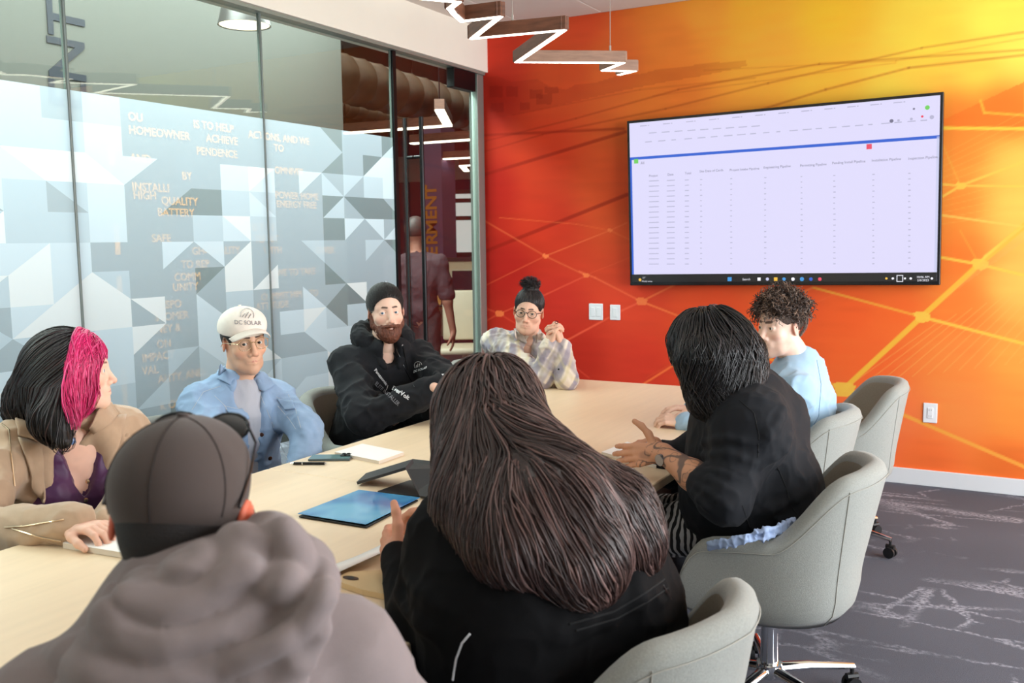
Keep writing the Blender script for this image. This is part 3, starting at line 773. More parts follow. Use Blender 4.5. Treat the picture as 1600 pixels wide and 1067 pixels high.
# ---------------------------------------------------------------- tub chairs
M_fab = mat('grey_wool_fabric', (150, 152, 147), 0.92, noise=.10, nscale=260, bump=.5, bscale=500, sheen=.25, spec=.15)
M_fabin = mat('taupe_lining', (150, 140, 126), 0.92, noise=.08, nscale=260, bump=.4, bscale=500, spec=.15)
M_chrome = mat('polished_chrome', (226, 228, 232), 0.08, metal=1.0)
M_rub = mat('caster_rubber', (24, 24, 26), 0.5)
M_seam = mat('seam_thread', (168, 166, 158), 0.9)
def chair_shell():
    ns, prof = 73, 26
    a, bk, fr = .292, .275, .25
    S = np.linspace(-1, 1, ns)
    # plan curve by arc length: arm - round back - arm
    th = np.linspace(-PI/2, PI/2, 200)
    cx = a*np.sign(np.sin(th))*np.abs(np.sin(th))**.82; cy = -bk*np.cos(th)**.82
    cx = np.concatenate([[-a], cx, [a]]); cy = np.concatenate([[fr], cy, [fr]])
    L = np.concatenate([[0], np.cumsum(np.hypot(np.diff(cx), np.diff(cy)))]); L = L/L[-1]*2-1
    X = np.interp(S, L, cx); Y = np.interp(S, L, cy)
    s = np.abs(S)
    sm = lambda e0, e1, t: (lambda q: q*q*(3-2*q))(np.clip((t-e0)/(e1-e0), 0, 1))
    top = .835-.015*(s/.3)**2*(s < .3)-.015*(s >= .3)-.185*sm(.28, .60, s)-.02*sm(.6, 1, s)
    top = top-.16*(np.clip((s-.86)/.14, 0, 1))**2.2
    rows = []; inner = []
    for j in range(ns):
        o = np.array([X[j], Y[j]]); tz = top[j]; zb = .352+.05*np.clip((s[j]-.8)/.2, 0, 1)**2
        nrm = o/np.linalg.norm(o); t = .034
        ring = []
        zs = np.linspace(0, 1, 11)
        backness = max(0, 1-s[j]/.5)
        def sc(z):
            u = np.clip((z-.35)/.12, 0, 1); k = .80+.20*math.sqrt(1-(1-u)**2)
            return k*(1+.075*np.clip((z-.45)/.4, 0, 1))
        for q in zs:
            z = zb+(tz-t-zb)*q; k = sc(z); ring.append((o[0]*k, o[1]*k-.05*backness*max(0, z-.5)/.3, z, 0))
        k = sc(tz-t); base = np.array([o[0]*k, o[1]*k-.05*backness*max(0, tz-t-.5)/.3])
        for q in np.linspace(.2, .8, 4):
            an = PI*q; p = base-nrm*t*(1-math.cos(an)); ring.append((p[0], p[1], tz-t+t*math.sin(an), 0))
        for q in np.linspace(1, 0, 10):
            z = .46+(tz-t-.46)*q
            kk = sc(z); p = np.array([o[0]*kk, o[1]*kk-.05*backness*max(0, z-.5)/.3])-nrm*2*t
            ring.append((p[0], p[1], z, 1))
        rows.append(ring)
    n = len(rows[0]); V = np.array([p[:3] for r in rows for p in r]); idx = np.arange(ns*n).reshape(ns, n)
    Fq = []; mi = []
    for j in range(ns-1):
        for k in range(n):
            k2 = (k+1) % n
            Fq.append((idx[j, k], idx[j, k2], idx[j+1, k2], idx[j+1, k])); mi.append(1 if k >= 15 and k < n-1 else 0)
    # front ends of the arms
    bmq = []
    for j, fl in ((0, False), (ns-1, True)):
        for k in range(n//2-1):
            q = (idx[j, k], idx[j, n-1-k], idx[j, n-2-k], idx[j, k+1])
            Fq.append(q if not fl else q[::-1]); mi.append(0)
    seams = [[tuple(np.array(rows[j][k][:3])*np.array([1.004, 1.004, 1])) for k in range(0, 11)] for j in (25, ns-26)]
    rim = [tuple(np.array(rows[j][10][:3])*np.array([1.006, 1.006, 1])-np.array([0, 0, .006])) for j in range(2, ns-2)]
    return V, np.array(Fq), mi, seams, rim
_shell = chair_shell()
def make_chair(name, label, cat, group):
    t = empty(name, (0, 0, 0), 0, label, cat, group)
    V, Fq, mi, seams, rim = _shell
    raw('shell', V, Fq, [M_fab, M_fabin], t, smooth=True, midx=mi)
    MB().box((0, .035, .452), (.44, .42, .075), bev=.03, seg=4).build('seat', M_fabin, t, smooth=True)
    b = MB(); b.lathe([(.10, .345), (.18, .348), (.205, .365), (.21, .40), (.2, .42)], 28); b.build('seat_base', M_fab, t, smooth=True)
    for q in seams: MB().tube(q, .0013, 5).build('seam', M_seam, t)
    MB().tube(rim, .0012, 5).build('rim_seam', M_seam, t)
    MB().span((-.09, -.12, .31), (.09, .12, .338), bev=.008).build('tilt_mechanism', M_black, t)
    b = MB(); b.lathe([(.020, .13), (.029, .13), (.029, .27), (.031, .285), (.026, .29), (.0, .29)], 24); b.build('gas_lift_cover', M_chrome, t, smooth=True)
    b = MB(); b.lathe([(.013, .27), (.013, .33)], 16); b.build('gas_lift', M_chrome, t, smooth=True)
    b = MB(); b.lathe([(.0, .085), (.042, .088), (.046, .11), (.04, .135), (.0, .138)], 24); b.build('hub', M_chrome, t, smooth=True)
    for k in range(5):
        an = 2*PI*k/5+.3; d_ = Vector((math.cos(an), math.sin(an), 0))
        b = MB(); b.tube([d_*.03+Vector((0, 0, .112)), d_*.14+Vector((0, 0, .108)), d_*.305+Vector((0, 0, .088))], [.021, .018, .013], 10, flat=.8)
        lg = b.build('leg', M_chrome, t, smooth=True)
        b = MB(); s_ = Vector((-d_.y, d_.x, 0)); c = d_*.30+Vector((0, 0, .027))
        for sg in (-1, 1): b.tube([c+s_*sg*.008, c+s_*sg*.022], .026, 16)
        b.tube([c+Vector((0, 0, .0)), d_*.30+Vector((0, 0, .085))], .007, 8); b.tube([c+Vector((0, 0, .026))-d_*.02, c+Vector((0, 0, .026))+d_*.02], .012, 8)
        b.build('caster', M_rub, lg, smooth=True)
    return t
def copy_tree(o, parent=None):
    c = o.copy(); COL.objects.link(c)
    if parent is not None: c.parent = parent
    for ch in list(o.children): copy_tree(ch, c)
    return c
GC = 'grey tub chairs around the table'
CHAIRS = [(-.715, 2.98, 95, 'grey fabric tub chair with chrome base under the woman in black blazer'), (-.775, 1.70, 84, 'grey fabric tub chair in the foreground behind the long-haired woman'),
          (-.93, 3.90, 92, 'grey tub chair holding the man in the light blue sweatshirt'), (-.84, 4.72, 110, 'empty grey tub chair last along the wall side of the table'),
          (-2.66, 3.42, -84, 'grey tub chair under the bearded man in black hoodie'), (-2.78, 2.55, -86, 'grey tub chair under the man in denim jacket'),
          (-2.75, 1.62, -92, 'grey tub chair under the woman with pink streaked hair'), (-2.62, 4.62, -75, 'grey tub chair under the person with clasped hands'), (-.72, .72, 60, 'grey tub chair under the man in brown hoodie')]
ch0 = None
for x, y, a_, lb in CHAIRS:
    if ch0 is None: ch0 = c_ = make_chair('tub_chair', lb, 'chair', GC)
    else: c_ = copy_tree(ch0)
    c_.location = (x, y, 0); c_.rotation_euler = (0, 0, math.radians(a_)); c_['label'] = lb

# ---------------------------------------------------------------- things on the table
M_paper = mat('white_paper', (246, 243, 240), 0.8); M_paper2 = mat('paper_block_edge', (226, 214, 200), 0.9)
def slab4(name, pts, th, m, parent=None, world=True):
    """flat sheet with four (or more) corners in world space and a thickness"""
    P = [Vector(tuple(map(float, p))) for p in pts]; n = (P[1]-P[0]).cross(P[2]-P[0]).normalized()
    if n.z < 0: n = -n
    off = Vector(parent.location) if parent is not None else Vector((0, 0, 0))
    b = MB(); A = [b.bm.verts.new(p-off) for p in P]; B = [b.bm.verts.new(p-off-n*th) for p in P]; k = len(P)
    b.bm.faces.new(A); b.bm.faces.new(B[::-1])
    for i in range(k): b.bm.faces.new((A[i], B[i], B[(i+1) % k], A[(i+1) % k]))
    return b.build(name, m, parent)
def Z(px, py, z): return onz(px, py, z)
# blue folder
fd = empty('folder', tuple(Z(560, 790, TZ)), 0, 'glossy blue folder with cloud pattern lying in the middle of the table', 'folder')
def folder_mat():
    m = mat('blue_gloss_print', (40, 120, 180), 0.22, coat=.5); N = m.node_tree.nodes; L = m.node_tree.links; b = N['Principled BSDF']
    tc = N.new('ShaderNodeTexCoord'); n = N.new('ShaderNodeTexNoise'); n.inputs['Scale'].default_value = 5; n.inputs['Detail'].default_value = 2; L.new(tc.outputs['Object'], n.inputs['Vector'])
    r = N.new('ShaderNodeValToRGB'); L.new(n.outputs[0], r.inputs[0]); e = r.color_ramp.elements
    e[0].position = .40; e[0].color = (*lin((24, 108, 176)), 1); e[1].position = .5; e[1].color = (*lin((70, 150, 200)), 1)
    e2 = r.color_ramp.elements.new(.62); e2.color = (*lin((104, 178, 216)), 1); L.new(r.outputs[0], b.inputs['Base Color']); return m
slab4('inner_leaf', [Z(467, 806, TZ+.006), Z(573, 823, TZ+.006), Z(653, 781, TZ+.006), Z(560, 767, TZ+.006)], .004, M_black, fd)
slab4('cover', [Z(465, 802, TZ+.010), Z(571, 819, TZ+.010), Z(656, 777, TZ+.010), Z(561, 765, TZ+.010)], .0012, folder_mat(), fd)
# tablet standing like a tent in its black case
M_case = mat('black_tablet_case', (44, 44, 46), 0.6); M_case2 = mat('black_case_inner', (30, 31, 33), .5)
tl = empty('tablet', tuple(Z(630, 752, TZ)), 0, 'tablet in a black folding case propped like a tent behind the blue folder', 'tablet')
R1, R2, R3 = Z(633, 730, TZ+.075), Z(645, 717, TZ+.075), Z(735, 727, TZ+.075)
slab4('case_flap', [Z(557, 753, TZ+.014), R1, R2, Z(572, 739, TZ+.014)], .009, M_case, tl)
slab4('case_back', [R1, Z(656, 775, TZ+.012), Z(742, 781, TZ+.012), R3, R2], .009, M_case, tl)
slab4('case_base', [Z(590, 767, TZ+.004), Z(640, 750, TZ+.004), Z(720, 760, TZ+.004), Z(735, 777, TZ+.004), Z(655, 775, TZ+.004)], .003, M_case2, tl)
# note pad, phone, pen
npd = empty('notepad', tuple(Z(577, 706, TZ)), 0, 'white blank notepad on the table between the phone and the bearded man', 'notepad')
q = [(523, 706), (592, 720), (631, 706), (566, 693)]
slab4('page_block', [Z(x, y, TZ+.012) for x, y in q], .012, M_paper2, npd); slab4('top_page', [Z(x, y, TZ+.0125) for x, y in q], .0006, M_paper, npd)
pp = Z(517, 717, TZ); ph = empty('smartphone', tuple(pp), math.radians(-62), 'dark smartphone lying face down beside the black pen', 'phone')
MB().box((0, 0, .0045), (.074, .152, .009), bev=.004, seg=3).build('body', mat('phone_back_grey', (66, 84, 90), .15, coat=.6), ph, smooth=True)
MB().box((.0, 0, .0085), (.068, .146, .0012), bev=.0004, seg=1).build('back_glass', mat('phone_glass', (110, 142, 144), .08), ph)
MB().box((-.016, .052, .011), (.034, .036, .004), bev=.0015).build('camera_block', M_black, ph)
for x, y in ((-.024, .060), (-.024, .044), (-.008, .052)): MB().tube([(x, y, .012), (x, y, .015)], .0065, 12).build('lens', M_bezel, ph)
pa, pb = Z(453, 724, TZ+.006), Z(510, 724, TZ+.006)
pn = empty('pen', tuple(pa), 0, 'black pen with silver rings in front of the phone', 'pen')
def pen(parent, a, b, m, r=.005, ring=M_chrome):
    o = np.array(parent.location); a = np.array(a)-o; b = np.array(b)-o; L_ = lambda t: tuple(a+(b-a)*t)
    MB().tube([L_(.1), L_(.95)], r, 10).build('barrel', m, parent, smooth=True)
    MB().tube([L_(0), L_(.1)], [.001, r], 10).build('tip', ring, parent, smooth=True)
    MB().tube([L_(.33), L_(.36)], r*1.15, 10).build('ring', ring, parent); MB().tube([L_(.95), L_(1)], r*.7, 8).build('button', ring, parent)
pen(pn, pa, pb, M_black)
# notebook under the pink-haired woman's wrists
nb = empty('notebook', tuple(Z(140, 850, TZ)), 0, 'cream notebook under the hands of the woman with pink streaked hair', 'notebook')
q = [(98, 848), (210, 866), (270, 835), (150, 822)]
slab4('page_block', [Z(x, y, TZ+.016) for x, y in q], .015, M_paper2, nb); slab4('top_page', [Z(x, y, TZ+.0165) for x, y in q], .0006, M_paper, nb)
# white notebook by the woman in the blazer
nb = empty('notebook', tuple(Z(1010, 715, TZ)), 0, 'open white notebook under the tattooed hand of the woman in black blazer', 'notebook')
q = [(940, 706), (1025, 727), (1045, 712), (980, 690)]
slab4('page_block', [Z(x, y, TZ+.012) for x, y in q], .011, M_paper2, nb); slab4('top_page', [Z(x, y, TZ+.0125) for x, y in q], .0006, M_paper, nb)
# kraft notebook with an upright curled sheet
M_kraft = mat('kraft_card', (222, 192, 146), .75); M_kraftd = mat('kraft_edge', (190, 152, 104), .8)
kb = empty('notebook', tuple(Z(590, 900, TZ)), 0, 'tan notebook with a dark eye-shaped emblem beside the long-haired woman', 'notebook')
q = [(470, 935), (560, 978), (690, 955), (660, 900), (560, 888)]
k0 = [Z(520, 905, TZ+.014), Z(566, 921, TZ+.014), Z(640, 936, TZ+.014), Z(665, 905, TZ+.014), Z(600, 890, TZ+.014), Z(545, 893, TZ+.014)]
slab4('cover', k0, .013, M_kraft, kb)
e0 = np.array(Z(548, 903, TZ+.0145))-np.array(kb.location)
b = MB()
b.prism([(e0[0]+.022*math.cos(t), e0[1]+.011*math.sin(t)) for t in np.linspace(0, 2*PI, 18)[:-1]], e0[2], e0[2]+.0006); b.build('emblem', mat('emblem_brown', (70, 48, 34), .7), kb)
b = MB(); b.prism([(e0[0]+.008*math.cos(t), e0[1]+.008*math.sin(t)) for t in np.linspace(0, 2*PI, 14)[:-1]], e0[2]+.0004, e0[2]+.0011); b.build('emblem', M_dark, kb)
cs = empty('paper_sheet', tuple(Z(545, 880, TZ)), 0, 'white sheet curling up from the table by the long-haired woman', 'paper')
A = []; B_ = []
for t in np.linspace(0, 1, 10):
    px = 489+t*(625-489); A.append(Z(px, 892-t*56+5*math.sin(PI*t), TZ+.003)); B_.append(Z(px+18-8*t, 894+10-t*58, TZ+.004+.022*math.sin(PI*(.2+.6*t))))
o_ = np.array(cs.location); V = np.array([np.array(p)-o_ for p in A+B_]); n_ = len(A)
raw('sheet', V, np.array([(i, i+1, n_+i+1, n_+i) for i in range(n_-1)]), M_paper, cs)
cs.children[0].modifiers.new('thickness', 'SOLIDIFY').thickness = .0008

# ---------------------------------------------------------------- beyond the glass: corridor and office
p = onx(382, 40, CX+.55)
pd = empty('dome_pendant', tuple(map(float, p)), 0, 'dark dome pendant lamp in the corridor beyond the glass', 'pendant light')
b = MB(); b.lathe([(.012, .22), (.07, .20), (.135, .12), (.165, .0), (.16, .0), (.13, .115), (.06, .19), (.0, .2)], 32); b.build('shade', mat('dark_bronze', (52, 50, 48), .4, metal=.3), pd, smooth=True)
b = MB(); b.lathe([(.0, .012), (.155, .012), (.155, .004), (.0, .004)], 32); b.build('diffuser', mat('lamp_glow', (255, 238, 208), .5, emit=2.2), pd)
MB().tube([(0, 0, .2), (0, 0, 3.6-p[2])], .006, 6).build('cord', M_black, pd)
MD = mat('galvanised_duct', (88, 76, 60), .5, metal=.5, noise=.25, nscale=6)
def duct(name, a, b, r, label):
    o = empty(name, tuple(map(float, a)), 0, label, 'duct', 'ceiling ducts in the office'); a = np.array(a); dv = np.array(b)-a; n = 26
    pts = []; rs = []
    for k in range(n+1):
        for e_ in ((0, r), (.06, r*1.05), (.12, r)):
            pts.append(tuple(dv*min(1, (k+e_[0])/n))); rs.append(e_[1])
    MB().tube(pts[:-2], rs[:-2], 16).build('duct_body', MD, o, smooth=True); return o
duct('round_duct', (-6.2, 7.0, 3.18), (-6.9, 15.4, 3.18), .24, 'large round duct running under the dark office ceiling')
duct('round_duct', (-8.4, 9.0, 3.42), (-9.2, 15.6, 3.42), .14, 'thin round duct beside the large duct')
def oplane(px, py, dep): return atd(px, py, dep)
# long office lights
M_led2 = mat('office_led', (255, 236, 214), .5, emit=5.0)
LL = [([(540, 208), (700, 196), (687, 172)], 9.5), ([(646, 224), (750, 217)], 10.5), ([(683, 249), (755, 245)], 12.5), ([(729, 267), (722, 259), (752, 257)], 13.5)]
for k, (pts, dep) in enumerate(LL):
    zf = atd(*pts[1], dep)[2]; q = [onz(x, y, zf) for x, y in pts]
    o = empty('linear_light', tuple(map(float, q[0])), 0, ['bent linear office light nearest the glass door', 'long straight office light behind the bent one', 'short dark-bodied office light over the desks', 'farthest bent office light over the desks'][k], 'ceiling light', 'linear lights in the office')
    for a, b_ in zip(q[:-1], q[1:]):
        a = a-q[0]; b_ = b_-q[0]; dv = b_-a; Ln = np.linalg.norm(dv); R_ = Matrix.Rotation(math.atan2(dv[1], dv[0]), 3, 'Z'); c = (a+b_)/2
        MB().box((c[0], c[1], .05), (Ln+.05, .09, .09), rot=R_).build('housing', M_walnut, o)
        MB().box((c[0], c[1], -.003), (Ln+.05, .085, .012), rot=R_).build('diffuser', M_led2, o)
    for c in (q[0]-q[0], q[-1]-q[0]): MB().tube([(c[0], c[1], .09), (c[0], c[1], 3.6-q[0][2])], .006, 5).build('hanging_rod', M_black, o)
# plum column with gold letters, window behind
c0 = atd(686, 345, 13.0)
col_ = empty('column', (float(c0[0]), float(c0[1]), 0), 0, 'plum column with gold vertical lettering in the office', 'column')
MB().span((-.17, -.17, 0), (.17, .17, 3.6)).build('shaft', mat('plum_paint', (96, 78, 112), .6), col_)
for k, s in enumerate('VERMENT'):
    text('lettering', s, .26, frame((.0, -.175, 1.22+k*.165), (0, 0, 1), (-1, 0, 0)), M_gold, col_, depth=.002, bold=.006)
a = atd(705, 300, 13.6); b_ = atd(752, 397, 13.6)
wn = empty('office_window', (float(a[0]), float(a[1]), 0), math.radians(25), 'bright office window with dark bars far behind the glass door', 'window')
W_, z0, z1 = 1.0, float(b_[2]), float(a[2])
MB().span((-.05, -.02, 0), (W_+.05, .06, z0-.03)).build('sill_wall', mat('office_back_plum', (78, 60, 92), .7), wn)
MB().span((0, 0, z0), (W_, .01, z1)).build('pane', mat('bright_daylight', (226, 222, 218), .5, emit=.75), wn)
for x in (0, .36, W_): MB().span((x-.03, -.04, z0), (x+.03, .0, z1)).build('mullion', M_dark, wn)
for z in (z0, z0+(z1-z0)*.58, z0+(z1-z0)*.86, z1): MB().span((0, -.04, z-.03), (W_, .0, z+.03)).build('transom', M_dark, wn)
# desks
M_cream = mat('cream_panel', (214, 200, 172), .7); M_oak = mat('honey_oak', (206, 160, 92), .5)
dk0 = atd(700, 470, 11.6)
dk = empty('desk', (float(dk0[0]), float(dk0[1]), 0), math.radians(18), 'oak topped office desk with cream screen beyond the glass door', 'desk')
MB().span((-.9, -.35, .71), (1.3, .45, .745), bev=.004).build('desk_top', M_oak, dk)
MB().span((-.9, .45, .3), (1.3, .50, 1.28), bev=.004).build('privacy_screen', M_cream, dk)
MB().span((-.9, .44, 1.26), (1.3, .51, 1.31)).build('screen_rail', M_dark, dk)
MB().span((-.3, .40, .72), (.1, .44, 1.0)).build('shelf_panel', M_oak, dk)
for x in (-.85, 1.25): MB().span((x-.03, -.3, 0), (x+.03, .4, .71)).build('leg', M_cream, dk)
p0_ = atd(735, 432, 11.3); mo = empty('monitor', (float(p0_[0]), float(p0_[1]), .745), math.radians(24), 'dark office monitor with pale frame on the oak desk', 'monitor')
MB().span((-.24, -.015, .12), (.34, .015, .44), bev=.004).build('case', M_cream, mo); MB().span((-.22, -.018, .14), (.32, -.014, .42)).build('screen', mat('dark_screen', (36, 30, 44), .2), mo)
MB().span((-.02, -.01, .0), (.06, .02, .14)).build('stand', M_cream, mo); MB().span((-.1, -.08, .0), (.14, .08, .012)).build('foot', M_cream, mo)
p0_ = atd(700, 458, 11.2); lp = empty('laptop', (float(p0_[0]), float(p0_[1]), .747), math.radians(10), 'open dark laptop beside the office monitor', 'laptop')
MB().span((-.14, -.1, 0), (.14, .1, .014), bev=.003).build('keyboard_deck', M_dark, lp); MB().box((0, .12, .1), (.28, .01, .2), rot=Matrix.Rotation(-.2, 3, 'X')).build('lid', mat('laptop_dark', (60, 52, 50), .3), lp)
p0_ = atd(727, 550, 9.2); M_cpl = mat('cream_plastic', (200, 184, 160), .5)
oc = empty('office_chair', (float(p0_[0]), float(p0_[1]), 0), math.radians(30), 'cream office swivel chair by the desk beyond the glass', 'chair')
MB().box((0, 0, .47), (.5, .48, .07), bev=.03, seg=3).build('seat', M_cpl, oc, smooth=True); MB().box((0, .26, .78), (.46, .05, .5), bev=.02, seg=3).build('backrest', M_cpl, oc, smooth=True)
MB().tube([(0, 0, .1), (0, 0, .44)], .03, 10).build('column', M_cpl, oc)
for k in range(5):
    an = k*2*PI/5; MB().tube([(0, 0, .12), (.32*math.cos(an), .32*math.sin(an), .07)], [.03, .02], 8).build('leg', M_cpl, oc); MB().tube([(.32*math.cos(an), .32*math.sin(an)-.015, .03), (.32*math.cos(an), .32*math.sin(an)+.015, .03)], .03, 10).build('caster', M_rub, oc)
for sx in (-1, 1): MB().tube([(sx*.26, .1, .45), (sx*.29, .05, .68), (sx*.28, -.15, .69)], .018, 8).build('armrest', M_cpl, oc)
# ---------------------------------------------------------------- people: builders
from mathutils.bvhtree import BVHTree
A = atd
nrm = lambda v: np.array(v, float)/np.linalg.norm(v)
def heading(deg): a = math.radians(deg); return np.array([-math.sin(a), math.cos(a), 0.0])
def rotm(yaw, pitch=0, roll=0):
    """columns: right, forward, up; pitch > 0 looks up"""
    return np.array((Matrix.Rotation(math.radians(yaw), 3, 'Z') @ Matrix.Rotation(math.radians(pitch), 3, 'X') @ Matrix.Rotation(math.radians(roll), 3, 'Y')))
def bvh_of(V, Fc): return BVHTree.FromPolygons([tuple(v) for v in V], [tuple(map(int, f)) for f in Fc])
def hit(b, px, py):
    d = Vector(ray(px, py)).normalized(); l, n, i, t = b.ray_cast(Vector(CAMP), d)
    return (l, n) if l is not None else (None, None)
def decal_text(name, b, body, px, py, ux, uy, m, parent, off=.0015, bold=0.0, **k):
    """lettering laid on a surface: ux, uy are the photo vectors of one unit of text size"""
    me = text_mesh(body, 1.0, bold=bold, **k); last = None
    for v in me.vertices:
        x = px+v.co.x*ux[0]+v.co.y*uy[0]; y = py+v.co.x*ux[1]+v.co.y*uy[1]
        l, n = hit(b, x, y)
        if l is None: l, n = last if last else (Vector((0, 0, 0)), Vector((0, 0, 1)))
        last = (l, n)
        if n.dot(l-Vector(CAMP)) > 0: n = -n
        v.co = l+n*off
    me.materials.clear()
    return link(name, me, m, parent)
def seam(name, b, pts, r, m, parent, off=.0005, n=5, closed=False):
    P = []
    for i in range(len(pts)-1):
        for t in np.linspace(0, 1, 6)[:(6 if i == len(pts)-2 else 5)]:
            l, nn = hit(b, pts[i][0]*(1-t)+pts[i+1][0]*t, pts[i][1]*(1-t)+pts[i+1][1]*t)
            if l is not None: P.append(tuple(l+(nn if nn.dot(l-Vector(CAMP)) < 0 else -nn)*off))
    if len(P) > 2: return MB().tube(P, r, n).build(name, m, parent, smooth=True)
def disc(name, b, px, py, r, m, parent, th=.003):
    l, n = hit(b, px, py)
    if l is None: return
    if n.dot(l-Vector(CAMP)) > 0: n = -n
    return MB().tube([l-n*.001, l+n*th*.6, l+n*th], [r, r, r*.7], 12).build(name, m, parent, smooth=True)

def head_ops(s, o):
    w, n_, j = o.get('w', 1.0), o.get('nose', 1.0), o.get('jaw', 1.0)
    X = lambda x, y, z: (x*w, y, z)
    s.ell((0, -.012, .035), (.0755*w, .096, .086), .02)
    s.ell((0, .022, -.03), (.0565*w, .062, .084), .035)
    for g in (-1, 1):
        s.chain([X(g*.047*j, -.005, -.050), X(g*.033*j, .036, -.086), (0, .062, -.099)], [.0185, .0165, .0175], .03)
        s.ell(X(g*.040, .053, -.028), (.023*o.get('cheek', 1), .021, .02), .022)
    s.ell((0, .067, -.100), (.017*j, .013, .013), .015)
    for g in (-1, 1): s.cone((0, .0745, .018), X(g*.044, .058, .020), .0115, .009, .014)
    for g in (-1, 1): s.ell(X(g*.031, .096, .001), (.018, .019, .0115), .012, '-')
    for g in (-1, 1): s.ell(X(g*.031, .0712, .001), (.0148, .0140, .0140), .003)
    op = o.get('eye', 1.0)
    for g in (-1, 1): s.ell(X(g*.031, .088, .0003), (.0143, .012, .0064*op), .002, '-')
    s.cone((0, .080, .010), (0, .097+.004*n_, -.032), .0075, .0095*n_, .012)
    s.ell((0, .099+.003*n_, -.037), (.0105*n_, .011, .0095*n_), .008)
    for g in (-1, 1): s.ell((g*.0125*n_, .090, -.041), (.0075, .010, .0078), .006); s.ell((g*.006*n_, .097, -.0495), (.0035, .005, .004), .003, '-')
    s.ell((0, .074, -.064), (.028*w, .015, .017), .018)
    lp = o.get('lips', 1.0)
    for g in (-1, 1):
        s.cone((g*.0245*w, .0765, -.0700), (g*.004, .0868, -.0660), .0026, .0046*lp, .004)
        s.cone((g*.0225*w, .0765, -.0715), (0, .0855, -.0752), .0028, .0058*lp, .004)
        s.cone((g*.0245*w, .0825, -.0706), (0, .0945, -.0702), .0012, .0018, .0015, '-')
    for g in (-1, 1):
        R = rotm(0, -12, 0) @ rotm(g*-24); ex = o.get('ear', 0)
        s.ell(X(g*(.0770+ex), -.012, -.004), (.0065, .0175, .031), .006, '+', R)
        s.ell(X(g*(.0840+ex), -.008, .000), (.0055, .0105, .020), .003, '-', R)
    return s
def smooth01(x): x = np.clip(x, 0, 1); return x*x*(3-2*x)
def head_mesh(o, T, neck, skin, h=.0027):
    """T: 4x4 head frame in the world, neck: world base of the neck"""
    s = Sdf(); head_ops(s, o)
    Ti = np.linalg.inv(T); nb = (Ti@np.array([*neck, 1]))[:3]; nr = o.get('neck', .054)
    s.cone((0, -.022, -.050), nb*.5+np.array((0, -.022, -.05))*.5, nr*.98, nr, .03); s.cone(nb*.5+np.array((0, -.022, -.05))*.5, nb, nr, nr*1.12, .02)
    V, Fc = s.mesh(h); V = relax(V, Fc, 1, .35)
    c = np.tile(np.array(lin(skin)), (len(V), 1)); c *= (0.97+.06*vnoise(V, 90, 2))[:, None]
    def mixc(m, rgb): nonlocal c; c = c*(1-m[:, None])+np.array(lin(rgb))*m[:, None]
    blush = tuple(np.clip(np.array(skin)*np.array((1.0, .78, .74)), 0, 255))
    w = o.get('w', 1.0)
    for g in (-1, 1):
        mixc(.45*smooth01(1-np.linalg.norm((V-np.array([g*.042, .062, -.034]))/np.array([.028, .04, .024]), axis=1)), blush)
        mixc(.6*smooth01(1-np.linalg.norm((V-np.array([g*.079*w, -.01, -.004]))/np.array([.02, .03, .04]), axis=1)), blush)
    mixc(.5*smooth01(1-np.linalg.norm((V-np.array([0, .104, -.04]))/np.array([.02, .02, .018]), axis=1)), blush)
    L = Sdf()
    for g in (-1, 1): L.cone((g*.0235*w, .078, -.0700), (g*.004, .0875, -.0663), .0026, .0046, 0); L.cone((g*.0215*w, .078, -.0715), (0, .0862, -.0752), .0028, .0055, 0)
    mixc(smooth01(1-(L.ev(V)+.0002)/.0016)*o.get('lipm', .92), o.get('lipc', tuple(np.array(skin)*np.array((.86, .58, .56)))))
    bc = o.get('brow')
    if bc:
        B = Sdf()
        for g in (-1, 1): B.chain([(g*.012*w, .086, .0240), (g*.029*w, .079, .0262), (g*.046*w, .062, .0205)], [.0034*o.get('browt', 1), .0036*o.get('browt', 1), .0018], 0)
        m = smooth01(1-B.ev(V)/.0022); mixc(m*.92, bc); V = V+vnormals(V, Fc)*(m*.0012)[:, None]
    # upper lash line
    for g in (-1, 1):
        E_ = Sdf().chain([(g*.031*w-.0145, .079, .001), (g*.031*w, .086, .0070*o.get('eye', 1)), (g*.031*w+.0145, .079, .001)], [.0006]*3, 0)
        mixc(smooth01(1-E_.ev(V)/.0017)*.75, o.get('lash', (50, 36, 30)))
    if 'stubble' in o:
        st, sa = o['stubble']
        m = smooth01((-.045-V[:, 2])/.02)*smooth01((V[:, 1]+.01)/.03)*(V[:, 2] > -.125); m *= 1-smooth01(1-L.ev(V)/.003)
        mixc(m*sa, st)
    if 'fade' in o:      # scalp shaded by cropped hair
        m = smooth01((V[:, 2]-.0)/.02)*smooth01((-.0-V[:, 1]+.055)/.02); mixc(m*.8, o['fade'])
    W = V@T[:3, :3].T+T[:3, 3]
    return W, Fc, c, s
def T4(R, p): T = np.eye(4); T[:3, :3] = R; T[:3, 3] = p; return T
M_skin = mat('skin', (220, 170, 140), .52, attr='Col', sss=.12, spec=.35, bump=.12, bscale=900)
M_scl = mat('eye_white', (226, 222, 218), .25); M_pup = mat('pupil', (14, 12, 12), .1)
